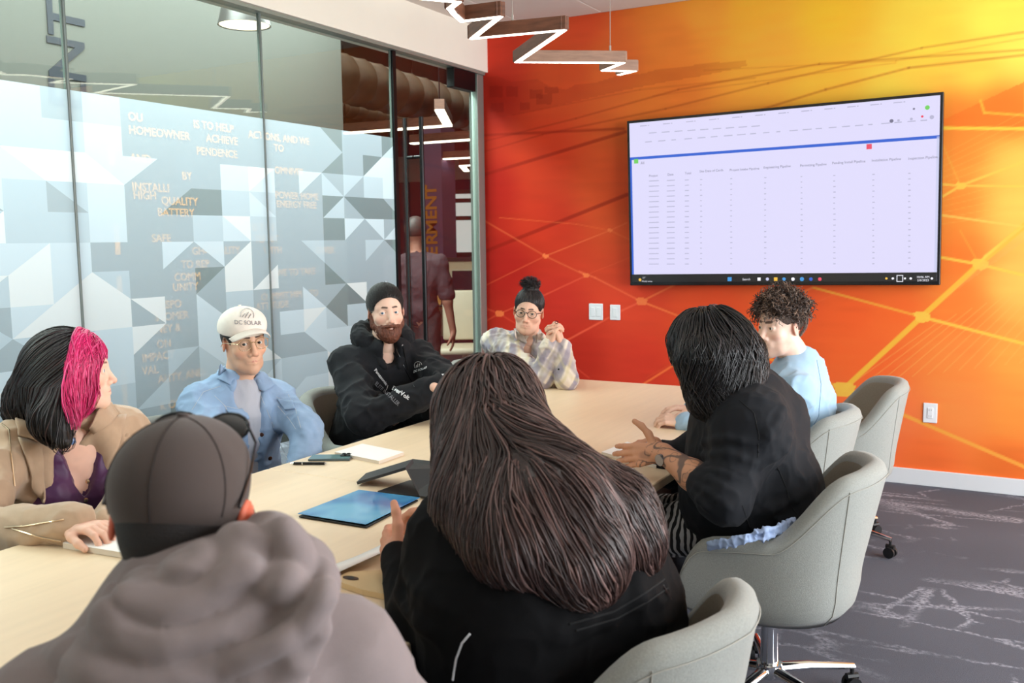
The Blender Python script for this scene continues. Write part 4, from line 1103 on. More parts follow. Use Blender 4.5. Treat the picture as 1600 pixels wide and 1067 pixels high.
def eyes(parent, T, o, iris, look=(0, 0)):
    w = o.get('w', 1.0)
    for g in (-1, 1):
        c = np.array((g*.031*w, .0712, .001)); V = []; n1, n2 = 18, 14; V.append((0, 1, 0))
        for i in range(1, n1):
            th = PI*i/n1
            for k in range(n2): V.append((math.sin(th)*math.cos(2*PI*k/n2), math.cos(th), math.sin(th)*math.sin(2*PI*k/n2)))
        # stretched rings put iris and pupil on ring borders
        V = np.array(V); Fq = []; mi = []
        for k in range(n2): Fq.append((0, 1+k, 1+(k+1) % n2, 0)); mi.append(2)
        for i in range(n1-2):
            for k in range(n2):
                a = 1+i*n2+k; b = 1+i*n2+(k+1) % n2; Fq.append((a, a+n2, b+n2, b)); mi.append(1 if i < 2 else 0)
        R = rotm(look[0], look[1]); V = (V*np.array([1, 1, 1]))@R.T*.0123+c
        V = V@T[:3, :3].T+T[:3, 3]-np.array(parent.location)
        me = bpy.data.meshes.new('eye')
        me.from_pydata([tuple(v) for v in V], [], [tuple(dict.fromkeys(q)) for q in Fq]); me.polygons.foreach_set('material_index', mi); me.update()
        for m in (M_scl, iris, M_pup): me.materials.append(m)
        link('eye', me, M_scl, parent, smooth=True)
def hand_ops(s, W, F, U, side, curl, size=1.0, spread=.1, thumb=(.6, .5), fcurl=None):
    """hand rooted at wrist W, F towards the fingers, U the back of the hand; side = +1 when the thumb is on the F x U side"""
    F = nrm(F); U = nrm(np.array(U, float)-F*np.dot(U, F)); T = np.cross(F, U)*side; z = size
    P = lambda f, t, u: np.array(W)+F*f*z+T*t*z+U*u*z
    s.cone(P(-.01, .0, 0), P(.03, .004, 0), .024*z, .022*z, .012)
    for t, ln in ((.030, .088), (.010, .092), (-.010, .088), (-.029, .080)):
        s.cone(P(.018, t*.55, .0), P(ln-.006, t, .002), .0155*z, .0105*z, .012)
    for i, (t, b, L) in enumerate(((.030, .088, .068), (.010, .092, .076), (-.010, .088, .070), (-.029, .080, .056))):
        c = curl if fcurl is None else fcurl[i]; a = -c*.55; p = P(b, t, .002); r = (.0096, .0100, .0095, .0084)[i]*z
        sp = spread*(t/.03)
        for k, fr in enumerate((.44, .31, .25)):
            d = F*math.cos(a)*math.cos(sp)+U*math.sin(a)+T*math.sin(sp)*math.cos(a); q = p+d*L*fr*z
            s.cone(p, q, r*(1-.07*k), r*(.93-.07*k), .004 if k else .006); p = q; a -= c*(.75 if k == 0 else .5)
    a, b = thumb; p = P(.022, .024, -.004)
    for k, (L, r) in enumerate(((.042, .0145), (.034, .0115), (.026, .0105))):
        d = nrm(F*math.cos(a)+T*math.sin(a)-U*b*(.4+.35*k)); q = p+d*L*z
        s.cone(p, q, r*z, r*.86*z, .008); p = q; a -= .28
    return s
def body_R(yaw, lean, side=0): return rotm(yaw, -lean, side)
def torso_ops(s, J, g=1.0, inf=0.0, arms=True, k=.05, sl=(.056, .046, .046, .036), legs=False, dep=1.0):
    """trunk from joints: P hips, C chest, N neck base, R frame, SL/SR shoulders, EL/ER elbows, WL/WR wrists"""
    R = J['R']; P, C, N = J['P'], J['C'], J['N']; up = nrm(C-P)
    s.ell(P+up*.03, (.175*g+inf, .128*g*dep+inf, .13+inf), k, '+', R)
    s.ell((P+C)/2, (.152*g+inf, .118*g*dep+inf, .17+inf), k, '+', R)
    s.ell(C, (.165*(.5+.5*g)+inf, .118*dep+inf, .165+inf), k, '+', R)
    M_ = N*.6+C*.4
    for S_ in ('SL', 'SR'):
        s.cone(N*.85+C*.15, J[S_], .056+inf, .046+inf*.8, k); s.cone(C*.5+M_*.5, J[S_], .076+inf, .044+inf*.8, k)
    if arms:
        for a in 'LR':
            s.chain([J['S'+a], J['E'+a], J['W'+a]], [sl[0]+inf, sl[1]+inf, sl[3]+inf], .03)
    return s
def legs_ops(s, J, g=1.0, inf=0.0):
    R = J['R']; yw = J['yaw']; f = heading(yw); r = np.array([f[1], -f[0], 0])
    for sg in (-1, 1):
        h = J['P']+r*sg*.09+np.array([0, 0, -.02]); kn = h+f*.42+r*sg*.03; kn[2] = .50; an = kn+f*.03; an[2] = .10
        s.chain([h, kn, an], [.088*g+inf, .064+inf, .046+inf], .04)
        s.chain([an+np.array([0, 0, -.05])-f*.03, an+f*.14+np.array([0, 0, -.06])], [.040, .034], .03)
    return s
def joints(yaw, lean, P, N, sw, EL=None, ER=None, WL=None, WR=None, side=0, drop=.055, twist=0):
    N = np.array(N, float); P = np.array(P, float); up = nrm(N-P); f0 = heading(yaw)
    r = nrm(np.cross(f0, up)); f = np.cross(up, r); R = np.stack([r, f, up], 1)
    C = P+(N-P)*.62+f*.01
    ft = heading(yaw+twist); r2 = nrm(np.cross(ft, up))
    J = dict(R=R, P=P, C=C, N=N, SL=N-r2*sw-up*drop, SR=N+r2*sw-up*drop, yaw=yaw)
    for k, v in (('EL', EL), ('ER', ER), ('WL', WL), ('WR', WR)): J[k] = np.array(v, float) if v is not None else None
    return J
class Figure:
    def __init__(s, label, base, skin, cat='person'):
        s.e = empty('person', tuple(map(float, base)), 0, label, cat); s.off = np.array([float(q) for q in base]); s.parts = []; s.skin = skin
    def add(s, V, Fc, c=None):
        if c is None: c = np.tile(np.array(lin(s.skin)), (len(V), 1))*(0.96+.08*vnoise(V, 70, 5))[:, None]
        s.parts.append((V, Fc, c))
    def finish(s):
        V = np.concatenate([p[0] for p in s.parts]); o = np.cumsum([0]+[len(p[0]) for p in s.parts[:-1]])
        Fc = np.concatenate([p[1]+k for p, k in zip(s.parts, o)]); c = np.concatenate([p[2] for p in s.parts])
        return raw('body', V-s.off, Fc, M_skin, s.e, col=c)
    def base_body(s, J, g=1.0):
        b = Sdf(); torso_ops(b, J, g*.94, -.006, sl=(.044, .036, .036, .026)); legs_ops(b, J, g)
        s.add(*b.mesh(.015))
    def cloth(s, name, sdf, m, h=.008, amp=.004, f=9, seed=1, stretch=(1, 1, 1), col=None, label=None, rel_=1, amp2=.0, creases=()):
        if creases:      # folds of cloth: ridges that melt into the garment along lines on its surface
            b0 = bvh_of(*sdf.mesh(h*1.5))
            for r, k, pts in creases:
                L = []
                for i in range(len(pts)-1):
                    for t in (0, .5) if i < len(pts)-2 else (0, .5, 1):
                        l, n = hit(b0, pts[i][0]*(1-t)+pts[i+1][0]*t, pts[i][1]*(1-t)+pts[i+1][1]*t)
                        if l is not None: L.append(np.array(l)+np.array(ray(*pts[i]))/np.linalg.norm(ray(*pts[i]))*r*.45)
                n_ = len(L)
                if n_ > 1: sdf.chain(L, [r*(.55+.45*math.sin(PI*q/(n_-1))) for q in range(n_)], k)
        V, Fc = sdf.mesh(h); V = relax(V, Fc, rel_, .5)
        if amp:
            n = vnormals(V, Fc); V = V+n*(1.7*amp*(folds(V, f*1.5, seed, stretch)+.55*folds(V, f*3.1, seed+5, stretch))*(.35+1.1*vnoise(V, 6, seed+7)))[:, None]
            if amp2: V = V+n*(amp2*(vnoise(V, f*.45, seed+9)-.5))[:, None]
        o = raw(name, V-s.off, Fc, m, s.e, col=None if col is None else col(V))
        if label: o['label'] = label
        return o, V, Fc
def W(o, fig):
    """a part whose vertices are in world coordinates, hung from the figure's base"""
    if o is not None: o.location = tuple(-fig.off)
    return o

def strands(name, vol, roots, dirf, L, r, m, parent, off, steps=16, wav=.0, wf=14.0, tgt=(.0, .006), col=None, seed=0, tip=.35, flat=.5, hug=.75, M=None, curl_from=.25):
    g = np.random.RandomState(seed); n = len(roots); p = roots.copy(); L = np.broadcast_to(np.asarray(L, float), (n,)).copy()
    tg = tgt[0]+(tgt[1]-tgt[0])*g.rand(n); pts = [p.copy()]; nrms = [vol.grad(p)]; ds = (L/steps)[:, None]
    for k in range(steps):
        gr = vol.grad(p); d = dirf(p, k/steps); d = d/(np.linalg.norm(d, axis=1, keepdims=True)+1e-9)
        dn = (d*gr).sum(1, keepdims=True); d = d-gr*dn*hug; d = d/(np.linalg.norm(d, axis=1, keepdims=True)+1e-9)
        p = p+d*ds; sd = vol.ev(p); gr = vol.grad(p)
        corr = np.clip(sd-tg, -.02, .02 if hug > .5 else 0); p = p-gr*(corr*hug)[:, None]
        pts.append(p.copy()); nrms.append(gr)
    Pt = np.stack(pts, 1); Nn = np.stack(nrms, 1)
    tan = np.gradient(Pt, axis=1); tan /= np.linalg.norm(tan, axis=2, keepdims=True)+1e-9
    sd_ = np.cross(tan, Nn); sd_ /= np.linalg.norm(sd_, axis=2, keepdims=True)+1e-9; Nn = np.cross(sd_, tan)
    t = np.linspace(0, 1, steps+1)
    if wav:
        ph = g.rand(n)*2*PI; clump = vnoise(roots, 10, seed+4)*2*PI*2; fr = wf*(.8+.4*g.rand(n)); am = wav*(.5+g.rand(n))
        a = (am[:, None]*smooth01((t-curl_from)/.5)[None, :])
        arg = fr[:, None]*L[:, None]*t[None]*2*PI+clump[:, None]+ph[:, None]*.16
        Pt = Pt+sd_*(a*np.sin(arg))[..., None]+Nn*(a*.6*np.abs(np.cos(arg)))[..., None]
    rr = (r*(.6+.8*g.rand(n)))[:, None]*(1-(1-tip)*t[None]**2)
    ring = [Pt+sd_*rr[..., None], Pt+Nn*(rr*flat)[..., None], Pt-sd_*rr[..., None], Pt-Nn*(rr*flat)[..., None]]
    V = np.stack(ring, 2).reshape(-1, 3); idx = np.arange(n*(steps+1)*4).reshape(n, steps+1, 4)
    Fc = np.concatenate([np.stack([idx[:, :-1, k], idx[:, 1:, k], idx[:, 1:, (k+1) % 4], idx[:, :-1, (k+1) % 4]], -1).reshape(-1, 4) for k in range(4)])
    c = None
    if col is not None:
        c = col(roots, g); c = np.repeat(c, (steps+1)*4, axis=0)
    o = raw(name, V-off if M is None else V@M[:3, :3].T+M[:3, 3], Fc, m, parent, col=c); o['kind'] = 'stuff'; return o
def hair_mat(name, rgb, rough=.38, spec=.5):
    return mat(name, rgb, rough, attr='Col', spec=spec, aniso=.4)
def hcol(base, var=.25, hi=None, hf=.15):
    b = np.array(lin(base)); h_ = np.array(lin(hi)) if hi else None
    def f(roots, g):
        c = b[None]*(1-var+2*var*g.rand(len(roots)))[:, None]
        if h_ is not None: k = g.rand(len(roots)) < hf; c[k] = h_[None]*(.7+.6*g.rand(k.sum()))[:, None]
        return c
    return f
def sphere_roots(n, c, r, seed, keep):
    g = np.random.RandomState(seed); v = g.randn(n*3, 3); v /= np.linalg.norm(v, axis=1, keepdims=True); v = v[keep(v)][:n]
    return v*np.array(r)+np.array(c)
M_glassy = glass('spectacle_lens', (.93, .95, .95))
def spectacles(fig, T, m, r=.022, w=1.0, sq=1.0, thick=.0011, y=.094, z=-.001, name='glasses'):
    def tw(p): return tuple(T[:3, :3]@np.array(p)+T[:3, 3]-fig.off)
    e = MB(); ln = MB()
    for g in (-1, 1):
        c = np.array((g*.0325*w, y, z)); pts = []
        for a in np.linspace(0, 2*PI, 25)[:-1]:
            ca, sa = math.cos(a), math.sin(a); q = (abs(ca)**sq*math.copysign(1, ca)*r*1.1, 0, abs(sa)**sq*math.copysign(1, sa)*r*.93)
            pts.append(tw(c+np.array((q[0], -abs(q[0])*.12 if g*q[0] > 0 else 0, q[2]))))
        e.tube(pts, thick, 6, closed=True); ln.poly(pts)
        e.tube([tw((g*(.0325*w+r*1.1), y-.003, z+.006)), tw((g*.074*w, .06, z+.008)), tw((g*.080*w, .0, z+.004)), tw((g*.081*w, -.02, z-.012))], thick*1.1, 6)
    e.tube([tw((-.0325*w+r*1.05, y, z+.004)), tw((0, y+.003, z+.009)), tw((.0325*w-r*1.05, y, z+.004))], thick, 6)
    f = e.build(name, m, fig.e, smooth=True); ln.build('lens', M_glassy, f); return f

def patch(name, fig, b, q, m, off=.004, th=.004, n=9, lift=0.0):
    """a cloth flap with four corners given on the photo, laid over a garment"""
    V = []; last = None
    for i in range(n):
        for j in range(n):
            s_, t = i/(n-1), j/(n-1)
            x = (q[0][0]*(1-s_)+q[1][0]*s_)*(1-t)+(q[3][0]*(1-s_)+q[2][0]*s_)*t; y = (q[0][1]*(1-s_)+q[1][1]*s_)*(1-t)+(q[3][1]*(1-s_)+q[2][1]*s_)*t
            l, nn = hit(b, x, y)
            if l is None: l, nn = last if last else (Vector(A(x, y, 3)), Vector((0, 0, 1)))
            last = (l, nn)
            if nn.dot(l-Vector(CAMP)) > 0: nn = -nn
            V.append(np.array(l)+np.array(nn)*(off+lift*t))
    V = np.array(V); ix = np.arange(n*n).reshape(n, n)
    Fc = np.stack([ix[:-1, :-1].ravel(), ix[1:, :-1].ravel(), ix[1:, 1:].ravel(), ix[:-1, 1:].ravel()], 1)
    V = relax(V, Fc, 1, .3)
    o = raw(name, V-fig.off, Fc, m, fig.e); d = o.modifiers.new('thickness', 'SOLIDIFY'); d.thickness = th; d.offset = 0
    return o
# ---------------------------------------------------------------- the people
def seated(label, skin, base):
    return Figure(label, (base[0], base[1], 0), skin)
def ring_op(s, c, up, r, t, n=14, k=.01, squash=(1, 1), R=None, a0=0, a1=2*PI):
    """a rolled band (collar, hood edge, cuff) round centre c"""
    an = np.linspace(a0, a1, n); X, Y = R[:, 0], R[:, 1]
    pts = [np.array(c)+X*math.cos(a)*r*squash[0]+Y*math.sin(a)*r*squash[1] for a in an]
    for i in range(n-1): s.cone(pts[i], pts[i+1], t, t, k)
def hand(fig, W_, F, U, side, curl, h=.0028, fore=None, fr=.026, **k):
    s = Sdf(); hand_ops(s, W_, F, U, side, curl, **k)
    if fore is not None: s.cone(W_, fore, .0215, fr, .015)
    else: s.cone(W_, np.array(W_)-nrm(F)*.05, .0215, .023, .015)
    V, Fc = s.mesh(h); V = relax(V, Fc, 1, .4); fig.add(V, Fc); return V, Fc, s
M_den = mat('washed_denim', (140, 166, 198), .85, noise=.10, nscale=14, bump=.5, bscale=700, sheen=.05)
M_denst = mat('denim_stitch', (190, 194, 196), .9)
M_tee = mat('grey_tshirt', (178, 180, 190), .85, bump=.2)
M_blk = mat('black_hoodie_fleece', (29, 30, 34), .92, noise=.08, nscale=60, sheen=.05, bump=.35, bscale=600, spec=.2)
M_blkshirt = mat('black_jersey', (12, 12, 14), .85, sheen=.0, spec=.12, bump=.2, bscale=900)
M_blazer = mat('charcoal_black_ponte', (25, 27, 32), .8, sheen=.03, spec=.2, bump=.25, bscale=900)
M_tan = mat('tan_suede_twill', (188, 160, 134), .88, noise=.05, nscale=30, sheen=.3, bump=.3, bscale=800, spec=.2)
M_purple = mat('deep_purple_satin', (74, 26, 78), .5, sheen=.3, bump=.15, bscale=600)
M_blue = mat('light_blue_sweatshirt', (160, 190, 214), .9, noise=.03, nscale=30, sheen=.2, bump=.3, bscale=700, spec=.2)
M_taupe = mat('taupe_fleece', (136, 124, 124), .92, noise=.03, nscale=30, sheen=.15, bump=.3, bscale=700, spec=.2)
M_capb = mat('dark_brown_cap_twill', (66, 54, 50), .85, bump=.3, bscale=900, sheen=.2)
M_capw = mat('cream_cap_twill', (236, 226, 216), .8, bump=.25, bscale=900)
M_gold2 = mat('pale_gold_metal', (226, 196, 160), .25, metal=.9)
M_print = mat('white_print', (216, 218, 222), .6); M_printg = mat('grey_print', (120, 122, 128), .6)
M_btn = mat('copper_button', (96, 62, 48), .35, metal=.6)
def iris(n, rgb): return mat('iris_'+n, rgb, .15)
I_br, I_bl, I_dk = iris('brown', (84, 56, 36)), iris('blue_grey', (104, 128, 150)), iris('dark_brown', (44, 28, 20))
M_jeans = mat('dark_trousers', (34, 36, 44), .9)
def trousers(f, J, g=1.0, m=None):
    s = Sdf(); legs_ops(s, J, g, .010); f.cloth('trousers', s, m or M_jeans, h=.014, amp=.004)
def ear_stud(f, T, g, m, r=.005):
    p = T[:3, :3]@np.array((g*.082, -.006, -.032))+T[:3, 3]-f.off; q = T[:3, :3]@np.array((g*.004, 0, 0))
    MB().tube([tuple(p-q), tuple(p+q)], r, 10).build('earring', m, f.e, smooth=True)
def logo(f, b, cx, cy, s, m, name='emblem', tilt=0.0):
    """round badge: a ring open at the lower left with three slanted strokes and a line of small lettering below"""
    ca, sa = math.cos(tilt), math.sin(tilt); Q = lambda x, y: (cx+(x*ca-y*sa)*s, cy+(x*sa+y*ca)*s)
    W(seam(name, b, [Q(math.cos(t)*.95, -math.sin(t)*.95) for t in np.linspace(-.25, 3.5, 12)], .0009, m, f.e, off=.0022, n=4), f)
    for dx, ln in ((-.35, .55), (.1, .8), (.52, .6)): W(seam(name, b, [Q(dx-.28, .35), Q(dx+.05, .35-ln)], .0013, m, f.e, off=.0022, n=4), f)

# ================= man in the denim jacket
def denim_man():
    f = seated('young man in cream cap, thin glasses and light denim jacket sitting before the frosted glass', (222, 178, 150), (-2.78, 2.66))
    Hc = A(381, 533, 3.6); Rh = rotm(-113, -2, 3); T = T4(Rh, Hc)
    N = Hc+np.array([0, 0, -.165])-heading(-110)*.045
    J = joints(-112, 0, (-2.80, 2.66, .58), N, .155, EL=A(480, 672, 3.62), ER=A(322, 706, 3.38), WL=A(470, 760, 3.45), WR=A(400, 775, 3.35), drop=.085)
    o = dict(w=.97, jaw=.86, nose=1.05, cheek=1.0, lips=1.05, eye=.8, brow=(50, 34, 30), lipc=(196, 128, 118), stubble=((150, 116, 98), .25), fade=(60, 44, 38))
    V, Fc, c, s = head_mesh(o, T, N, (224, 178, 150)); f.add(V, Fc, c); f.base_body(J)
    for a, sd in (('L', -1), ('R', 1)): hand(f, J['W'+a], heading(-100)*.8+np.array([0, 0, -.3]), (0, 0, 1), sd, .5)
    f.finish(); eyes(f.e, T, o, I_dk, look=(-16, 0)); trousers(f, J)
    spectacles(f, T, M_gold2, r=.0225, sq=.8, thick=.0014, w=1.03)
    # hair below the cap
    h = Sdf(); h.ell((0, -.014, .030), (.079, .099, .088), 0); h.ell((0, .10, -.02), (.09, .085, .085), .01, '-'); h.half((0, 0, -.045), (0, .0, -1), .01); h.ell((0, -.01, .035), (.0755, .096, .09), 0) if 0 else None
    for g in (-1, 1): h.ell((g*.08, 0, -.01), (.02, .03, .035), .004, '-')
    Vh, Fh = h.mesh(.004); raw('hair', Vh@Rh.T+Hc-f.off, Fh, mat('near_black_hair', (34, 26, 24), .5, bump=.4), f.e)
    # cap: crown, brim, seams, lettering
    c_ = Sdf(); c_.ell((0, -.012, .052), (.088, .106, .082), 0); c_.ell((0, .035, .075), (.072, .06, .052), .03); c_.half((0, 0, .034), (0, -.10, -1), .004)
    Vc, Fcx = c_.mesh(.004); Vc = Vc@Rh.T+Hc; cap = raw('cap', Vc-f.off, Fcx, M_capw, f.e)
    bm = Sdf(); n = 9
    rows = []
    for i in range(15):
        u = -1+2*i/14; row = []
        for q in range(7):
            t = q/6; x = u*.078*(1-.06*t); y = .055+(.040*(1-u*u)+.0)+t*.062*math.sqrt(max(0, 1-(u*.93)**2)); z = .058-.010*t-.034*u*u; row.append((x, y, z))
        rows.append(row)
    Vb = np.array([p for r in rows for p in r]); ix = np.arange(105).reshape(15, 7)
    Fb = np.stack([ix[:-1, :-1].ravel(), ix[1:, :-1].ravel(), ix[1:, 1:].ravel(), ix[:-1, 1:].ravel()], 1)
    br = raw('brim', Vb@Rh.T+Hc-f.off, Fb, M_capw, f.e); md = br.modifiers.new('thickness', 'SOLIDIFY'); md.thickness = .004; md.offset = 0
    def loc(p): return tuple(Rh@np.array(p)+Hc-f.off)
    MB().tube([loc((0, -.012, .134)), loc((0, -.012, .139))], .006, 10).build('cap_button', M_capw, f.e, smooth=True)
    bc = bvh_of(Vc, Fcx); gl = mat('cap_print_grey', (128, 126, 132), .6)
    logo(f, bc, 386, 493, 11, gl, 'cap_emblem', .12)
    W(decal_text('cap_lettering', bc, 'DC SOLAR', 387, 504.5, (8.6, .35), (-.8, -9), gl, f.e, off=.003), f)
    # t-shirt
    t = Sdf(); torso_ops(t, J, .96, .006, sl=(.05, .045, .04, .04), arms=False); ring_op(t, N+np.array([0, 0, .012]), 0, .062, .009, R=J['R'])
    f.cloth('tshirt', t, M_tee, h=.008, amp=.005, f=11, seed=4, stretch=(1, 1, .5))
    # jacket, open down the front
    R = J['R']; j = Sdf(); torso_ops(j, J, 1.06, .020, sl=(.050, .042, .038, .030), dep=1.0)
    fr = N*.45+J['P']*.55+R[:, 1]*.16-R[:, 0]*.02
    ax = R@rotm(0, 0, 0); j.ell(N+R[:, 1]*.10+np.array([0, 0, .0]), (.058, .10, .09), .012, '-', R)
    j.cone(N+R[:, 1]*.13+np.array([0, 0, -.06])-R[:, 0]*.01, J['P']+R[:, 1]*.19-R[:, 0]*.055, .034, .062, .01, '-')
    jo, Vj, Fj = f.cloth('denim_jacket', j, M_den, h=.007, amp=.009, f=8, seed=2, amp2=.006, creases=[(.012, .02, [(300, 660), (318, 676), (330, 700)]), (.011, .02, [(470, 650), (486, 664), (500, 690)]), (.012, .02, [(462, 640), (474, 668), (480, 690)]), (.010, .02, [(340, 640), (335, 665), (338, 690)]), (.010, .02, [(430, 650), (440, 680), (452, 700)])])
    # collar: two folded wings
    cl = Sdf()
    ring_op(cl, N+np.array([0, 0, .03]), 0, .078, .010, n=16, R=R, k=.006, a0=math.radians(128), a1=math.radians(412), squash=(1, 1.0))
    ring_op(cl, N+np.array([0, 0, .012]), 0, .090, .010, n=16, R=R, k=.006, a0=math.radians(132), a1=math.radians(408), squash=(1, 1.0))
    for g in (-1, 1):
        a = N+R[:, 0]*g*.052+R[:, 1]*.065+np.array([0, 0, .02]); cl.cone(a, a+R[:, 1]*.012+R[:, 0]*g*.01-R[:, 2]*.02, .011, .008, .01)
    f.cloth('jacket_collar', cl, M_den, h=.005, amp=.002)
    bj = bvh_of(Vj, Fj)
    patch('collar_wing', f, bj, [(346, 572), (388, 592), (378, 613), (340, 594)], M_den, .010, .006); patch('collar_wing', f, bj, [(394, 592), (412, 578), (428, 604), (412, 614)], M_den, .010, .006)
    patch('pocket_flap', f, bj, [(352, 640), (392, 640), (394, 650), (372, 664)], M_den, .005, .004); patch('pocket_flap', f, bj, [(432, 624), (458, 628), (462, 640), (446, 642)], M_den, .005, .004)
    for px, py in ((397, 640), (409, 679), (422, 716)): W(disc('button', bj, px, py, .0085, M_btn, f.e), f)
    W(disc('button', bj, 370, 652, .008, M_btn, f.e), f)
    for pts in ([(350, 634), (378, 640), (396, 636)], [(351, 634), (372, 662), (392, 650)], [(372, 664), (380, 690), (400, 700)], [(335, 618), (352, 634), (360, 665)], [(432, 620), (452, 633), (458, 628)],
                [(405, 612), (425, 660), (440, 700), (452, 722)], [(300, 640), (318, 612), (345, 603)], [(448, 612), (462, 640), (470, 668)], [(434, 634), (452, 655), (462, 670)]):
        W(seam('stitching', bj, pts, .0008, M_denst, f.e, off=.0002), f)
    return f
denim_man()

# ================= bearded man in the black hoodie
def bearded_man():
    f = seated('bearded man in black hoodie with crossed arms looking towards the television', (232, 190, 170), (-2.76, 3.52))
    Hc = A(603, 487, 4.28); Rh = rotm(-131, 0, 2); T = T4(Rh, Hc)
    N = Hc+np.array([0, 0, -.165])-heading(-125)*.03
    J = joints(-125, 0, (-2.74, 3.56, .58), N, .172, EL=A(724, 620, 4.10), ER=A(568, 655, 4.02), WL=A(652, 640, 4.24), WR=A(682, 606, 4.06), drop=.075)
    o = dict(w=1.0, jaw=1.0, nose=1.0, brow=(48, 34, 28), lipc=(186, 120, 112), eye=.85, fade=(46, 36, 32))
    V, Fc, c, s = head_mesh(o, T, N, (236, 196, 176)); f.add(V, Fc, c); f.base_body(J, 1.05)
    hand(f, J['WR'], A(706, 610, 4.5)-J['WR'], (0, -.3, 1), 1, .3, thumb=(.0, .1), size=.9); hand(f, J['WL'], A(622, 642, 4.3)-J['WL'], (0, -.3, 1), -1, .4)
    f.finish(); eyes(f.e, T, o, I_bl, look=(-18, 0)); trousers(f, J)
    # cropped hair
    h = Sdf(); h.ell((0, -.014, .042), (.081, .101, .089), 0); h.ell((0, .103, -.001), (.088, .083, .074), .006, '-'); h.half((0, 0, -.035), (0, .35, -1), .01)
    for g in (-1, 1): h.ell((g*.086, 0, -.012), (.03, .026, .036), .004, '-')
    Vh, Fh = h.mesh(.0035); Vh = Vh+vnormals(Vh, Fh)*(.0035*folds(Vh, 120, 3, (1, 1, 2)))[:, None]
    M_h = mat('dark_brown_cropped_hair', (26, 20, 20), .5, noise=.3, nscale=220, bump=.8, bscale=500); raw('hair', Vh@Rh.T+Hc-f.off, Fh, M_h, f.e)
    g_ = np.random.RandomState(4); hb = Sdf(); hb.ell((0, -.014, .042), (.081, .101, .089), 0)
    ro = sphere_roots(5200, (0, -.014, .042), (.081, .101, .089), 3, lambda v: v[:, 2] > -.8); ro = ro[h.ev(ro) < .0025]
    strands('hair_strands', hb, ro, lambda p, t: hb.grad(p)*.35+np.array([0, -.5, .25]), .018, .0013, hair_mat('short_hair', (26, 20, 20)), f.e, None, M=T4(Rh, Hc-f.off), steps=4, hug=.6, tgt=(.001, .004), col=hcol((30, 24, 24)), tip=.3)
    # beard
    b = Sdf(); b.ell((0, .030, -.078), (.060, .062, .058), .0); b.ell((0, .072, -.104), (.034, .028, .034), .03)
    for g in (-1, 1): b.cone((g*.069, .004, -.012), (g*.060, .014, -.06), .010, .018, .02); b.cone((g*.034, .083, -.060), (g*.004, .101, -.0575), .0065, .0075, .006); b.cone((g*.034, .083, -.060), (g*.036, .074, -.09), .0065, .012, .01)
    b.ell((0, .103, -.0705), (.014, .022, .0048), .004, '-')
    for g in (-1, 1): b.ell((g*.036, .092, -.033), (.023, .03, .022), .008, '-')
    b.ell((0, .12, -.036), (.035, .03, .019), .004, '-')
    Vb, Fb = b.mesh(.003); nb_ = vnormals(Vb, Fb); Vb = Vb+nb_*(.004*folds(Vb, 130, 5, (1.4, 1.4, .5)))[:, None]
    Mb = mat('red_brown_beard', (104, 58, 40), .6, noise=.45, nscale=160, stretch=(1, 1, .3), bump=.9, bscale=420); raw('beard', Vb@Rh.T+Hc-f.off, Fb, Mb, f.e)
    for g in (-1, 1): ear_stud(f, T, g, M_bezel, .0065)
    # hoodie
    R = J['R']; j = Sdf(); torso_ops(j, J, 1.14, .026, sl=(.050, .044, .042, .032), dep=1.05)
    ring_op(j, N+np.array([0, 0, .022]), 0, .082, .022, n=16, R=R, k=.03)
    j.ell(N+R[:, 1]*.095+np.array([0, 0, .02]), (.035, .06, .07), .02, '-', R)
    ho = Sdf()
    ring_op(ho, N-R[:, 1]*.035+np.array([0, 0, .035]), 0, .105, .034, n=14, R=R, k=.03, a0=math.radians(150), a1=math.radians(390))
    for g in (-1, 1): ho.cone(N+R[:, 0]*g*.095+R[:, 1]*.0+np.array([0, 0, .04]), N+R[:, 0]*g*.035+R[:, 1]*.105-np.array([0, 0, .045]), .026, .013, .03)
    jo, Vj, Fj = f.cloth('hoodie', j, M_blk, h=.0075, amp=.011, f=7, seed=12, amp2=.008, creases=[(.013, .02, [(574, 640), (600, 632), (616, 622)]), (.012, .02, [(566, 600), (580, 616), (600, 620)]), (.014, .02, [(600, 650), (640, 640), (668, 625)]), (.012, .02, [(560, 575), (572, 592), (590, 600)]), (.012, .02, [(645, 555), (665, 575), (690, 590)]), (.012, .02, [(590, 665), (630, 662), (670, 650)])])
    f.cloth('hood', ho, M_blk, h=.006, amp=.008, f=14, seed=3)
    bj = bvh_of(Vj, Fj)
    logo(f, bj, 653.5, 571, 6.2, M_print, 'chest_emblem', -.35)
    W(decal_text('chest_lettering', bj, 'DC SOLAR', 657, 577.5, (4.4, -1.4), (.8, -4.6), M_print, f.e, off=.003, bold=.02), f)
    W(decal_text('sleeve_lettering', bj, 'Panasonic', 595, 589, (4.7, 6.1), (4.5, -4.2), M_print, f.e, off=.004, bold=.02), f)
    W(seam('sleeve_bar', bj, [(606, 602), (604, 609)], .0012, M_print, f.e, off=.003), f)
    W(decal_text('sleeve_lettering', bj, 'EverVolt', 626, 614, (7.6, 4.9), (4.6, -8.2), M_print, f.e, off=.004, bold=.03), f)
    W(decal_text('sleeve_lettering', bj, 'ELITE INSTALLER', 604.5, 615, (5.0, 4.6), (5.6, -6.2), M_printg, f.e, off=.004, bold=.01), f)
    for pts in ([(611, 540), (616, 552), (622, 566)], [(629, 540), (632, 556), (637, 577)]): W(seam('drawstring', bj, pts, .0028, M_blk, f.e, off=.004), f)
    for px, py in ((611, 540), (629, 540)): W(disc('eyelet', bj, px, py, .005, M_chrome, f.e), f)
    W(seam('zip', bj, [(620, 546), (634, 580), (648, 605)], .0018, M_bezel, f.e, off=.001), f)
    q = Sdf(); w0 = J['WR']; d_ = nrm(J['WR']-J['ER'])
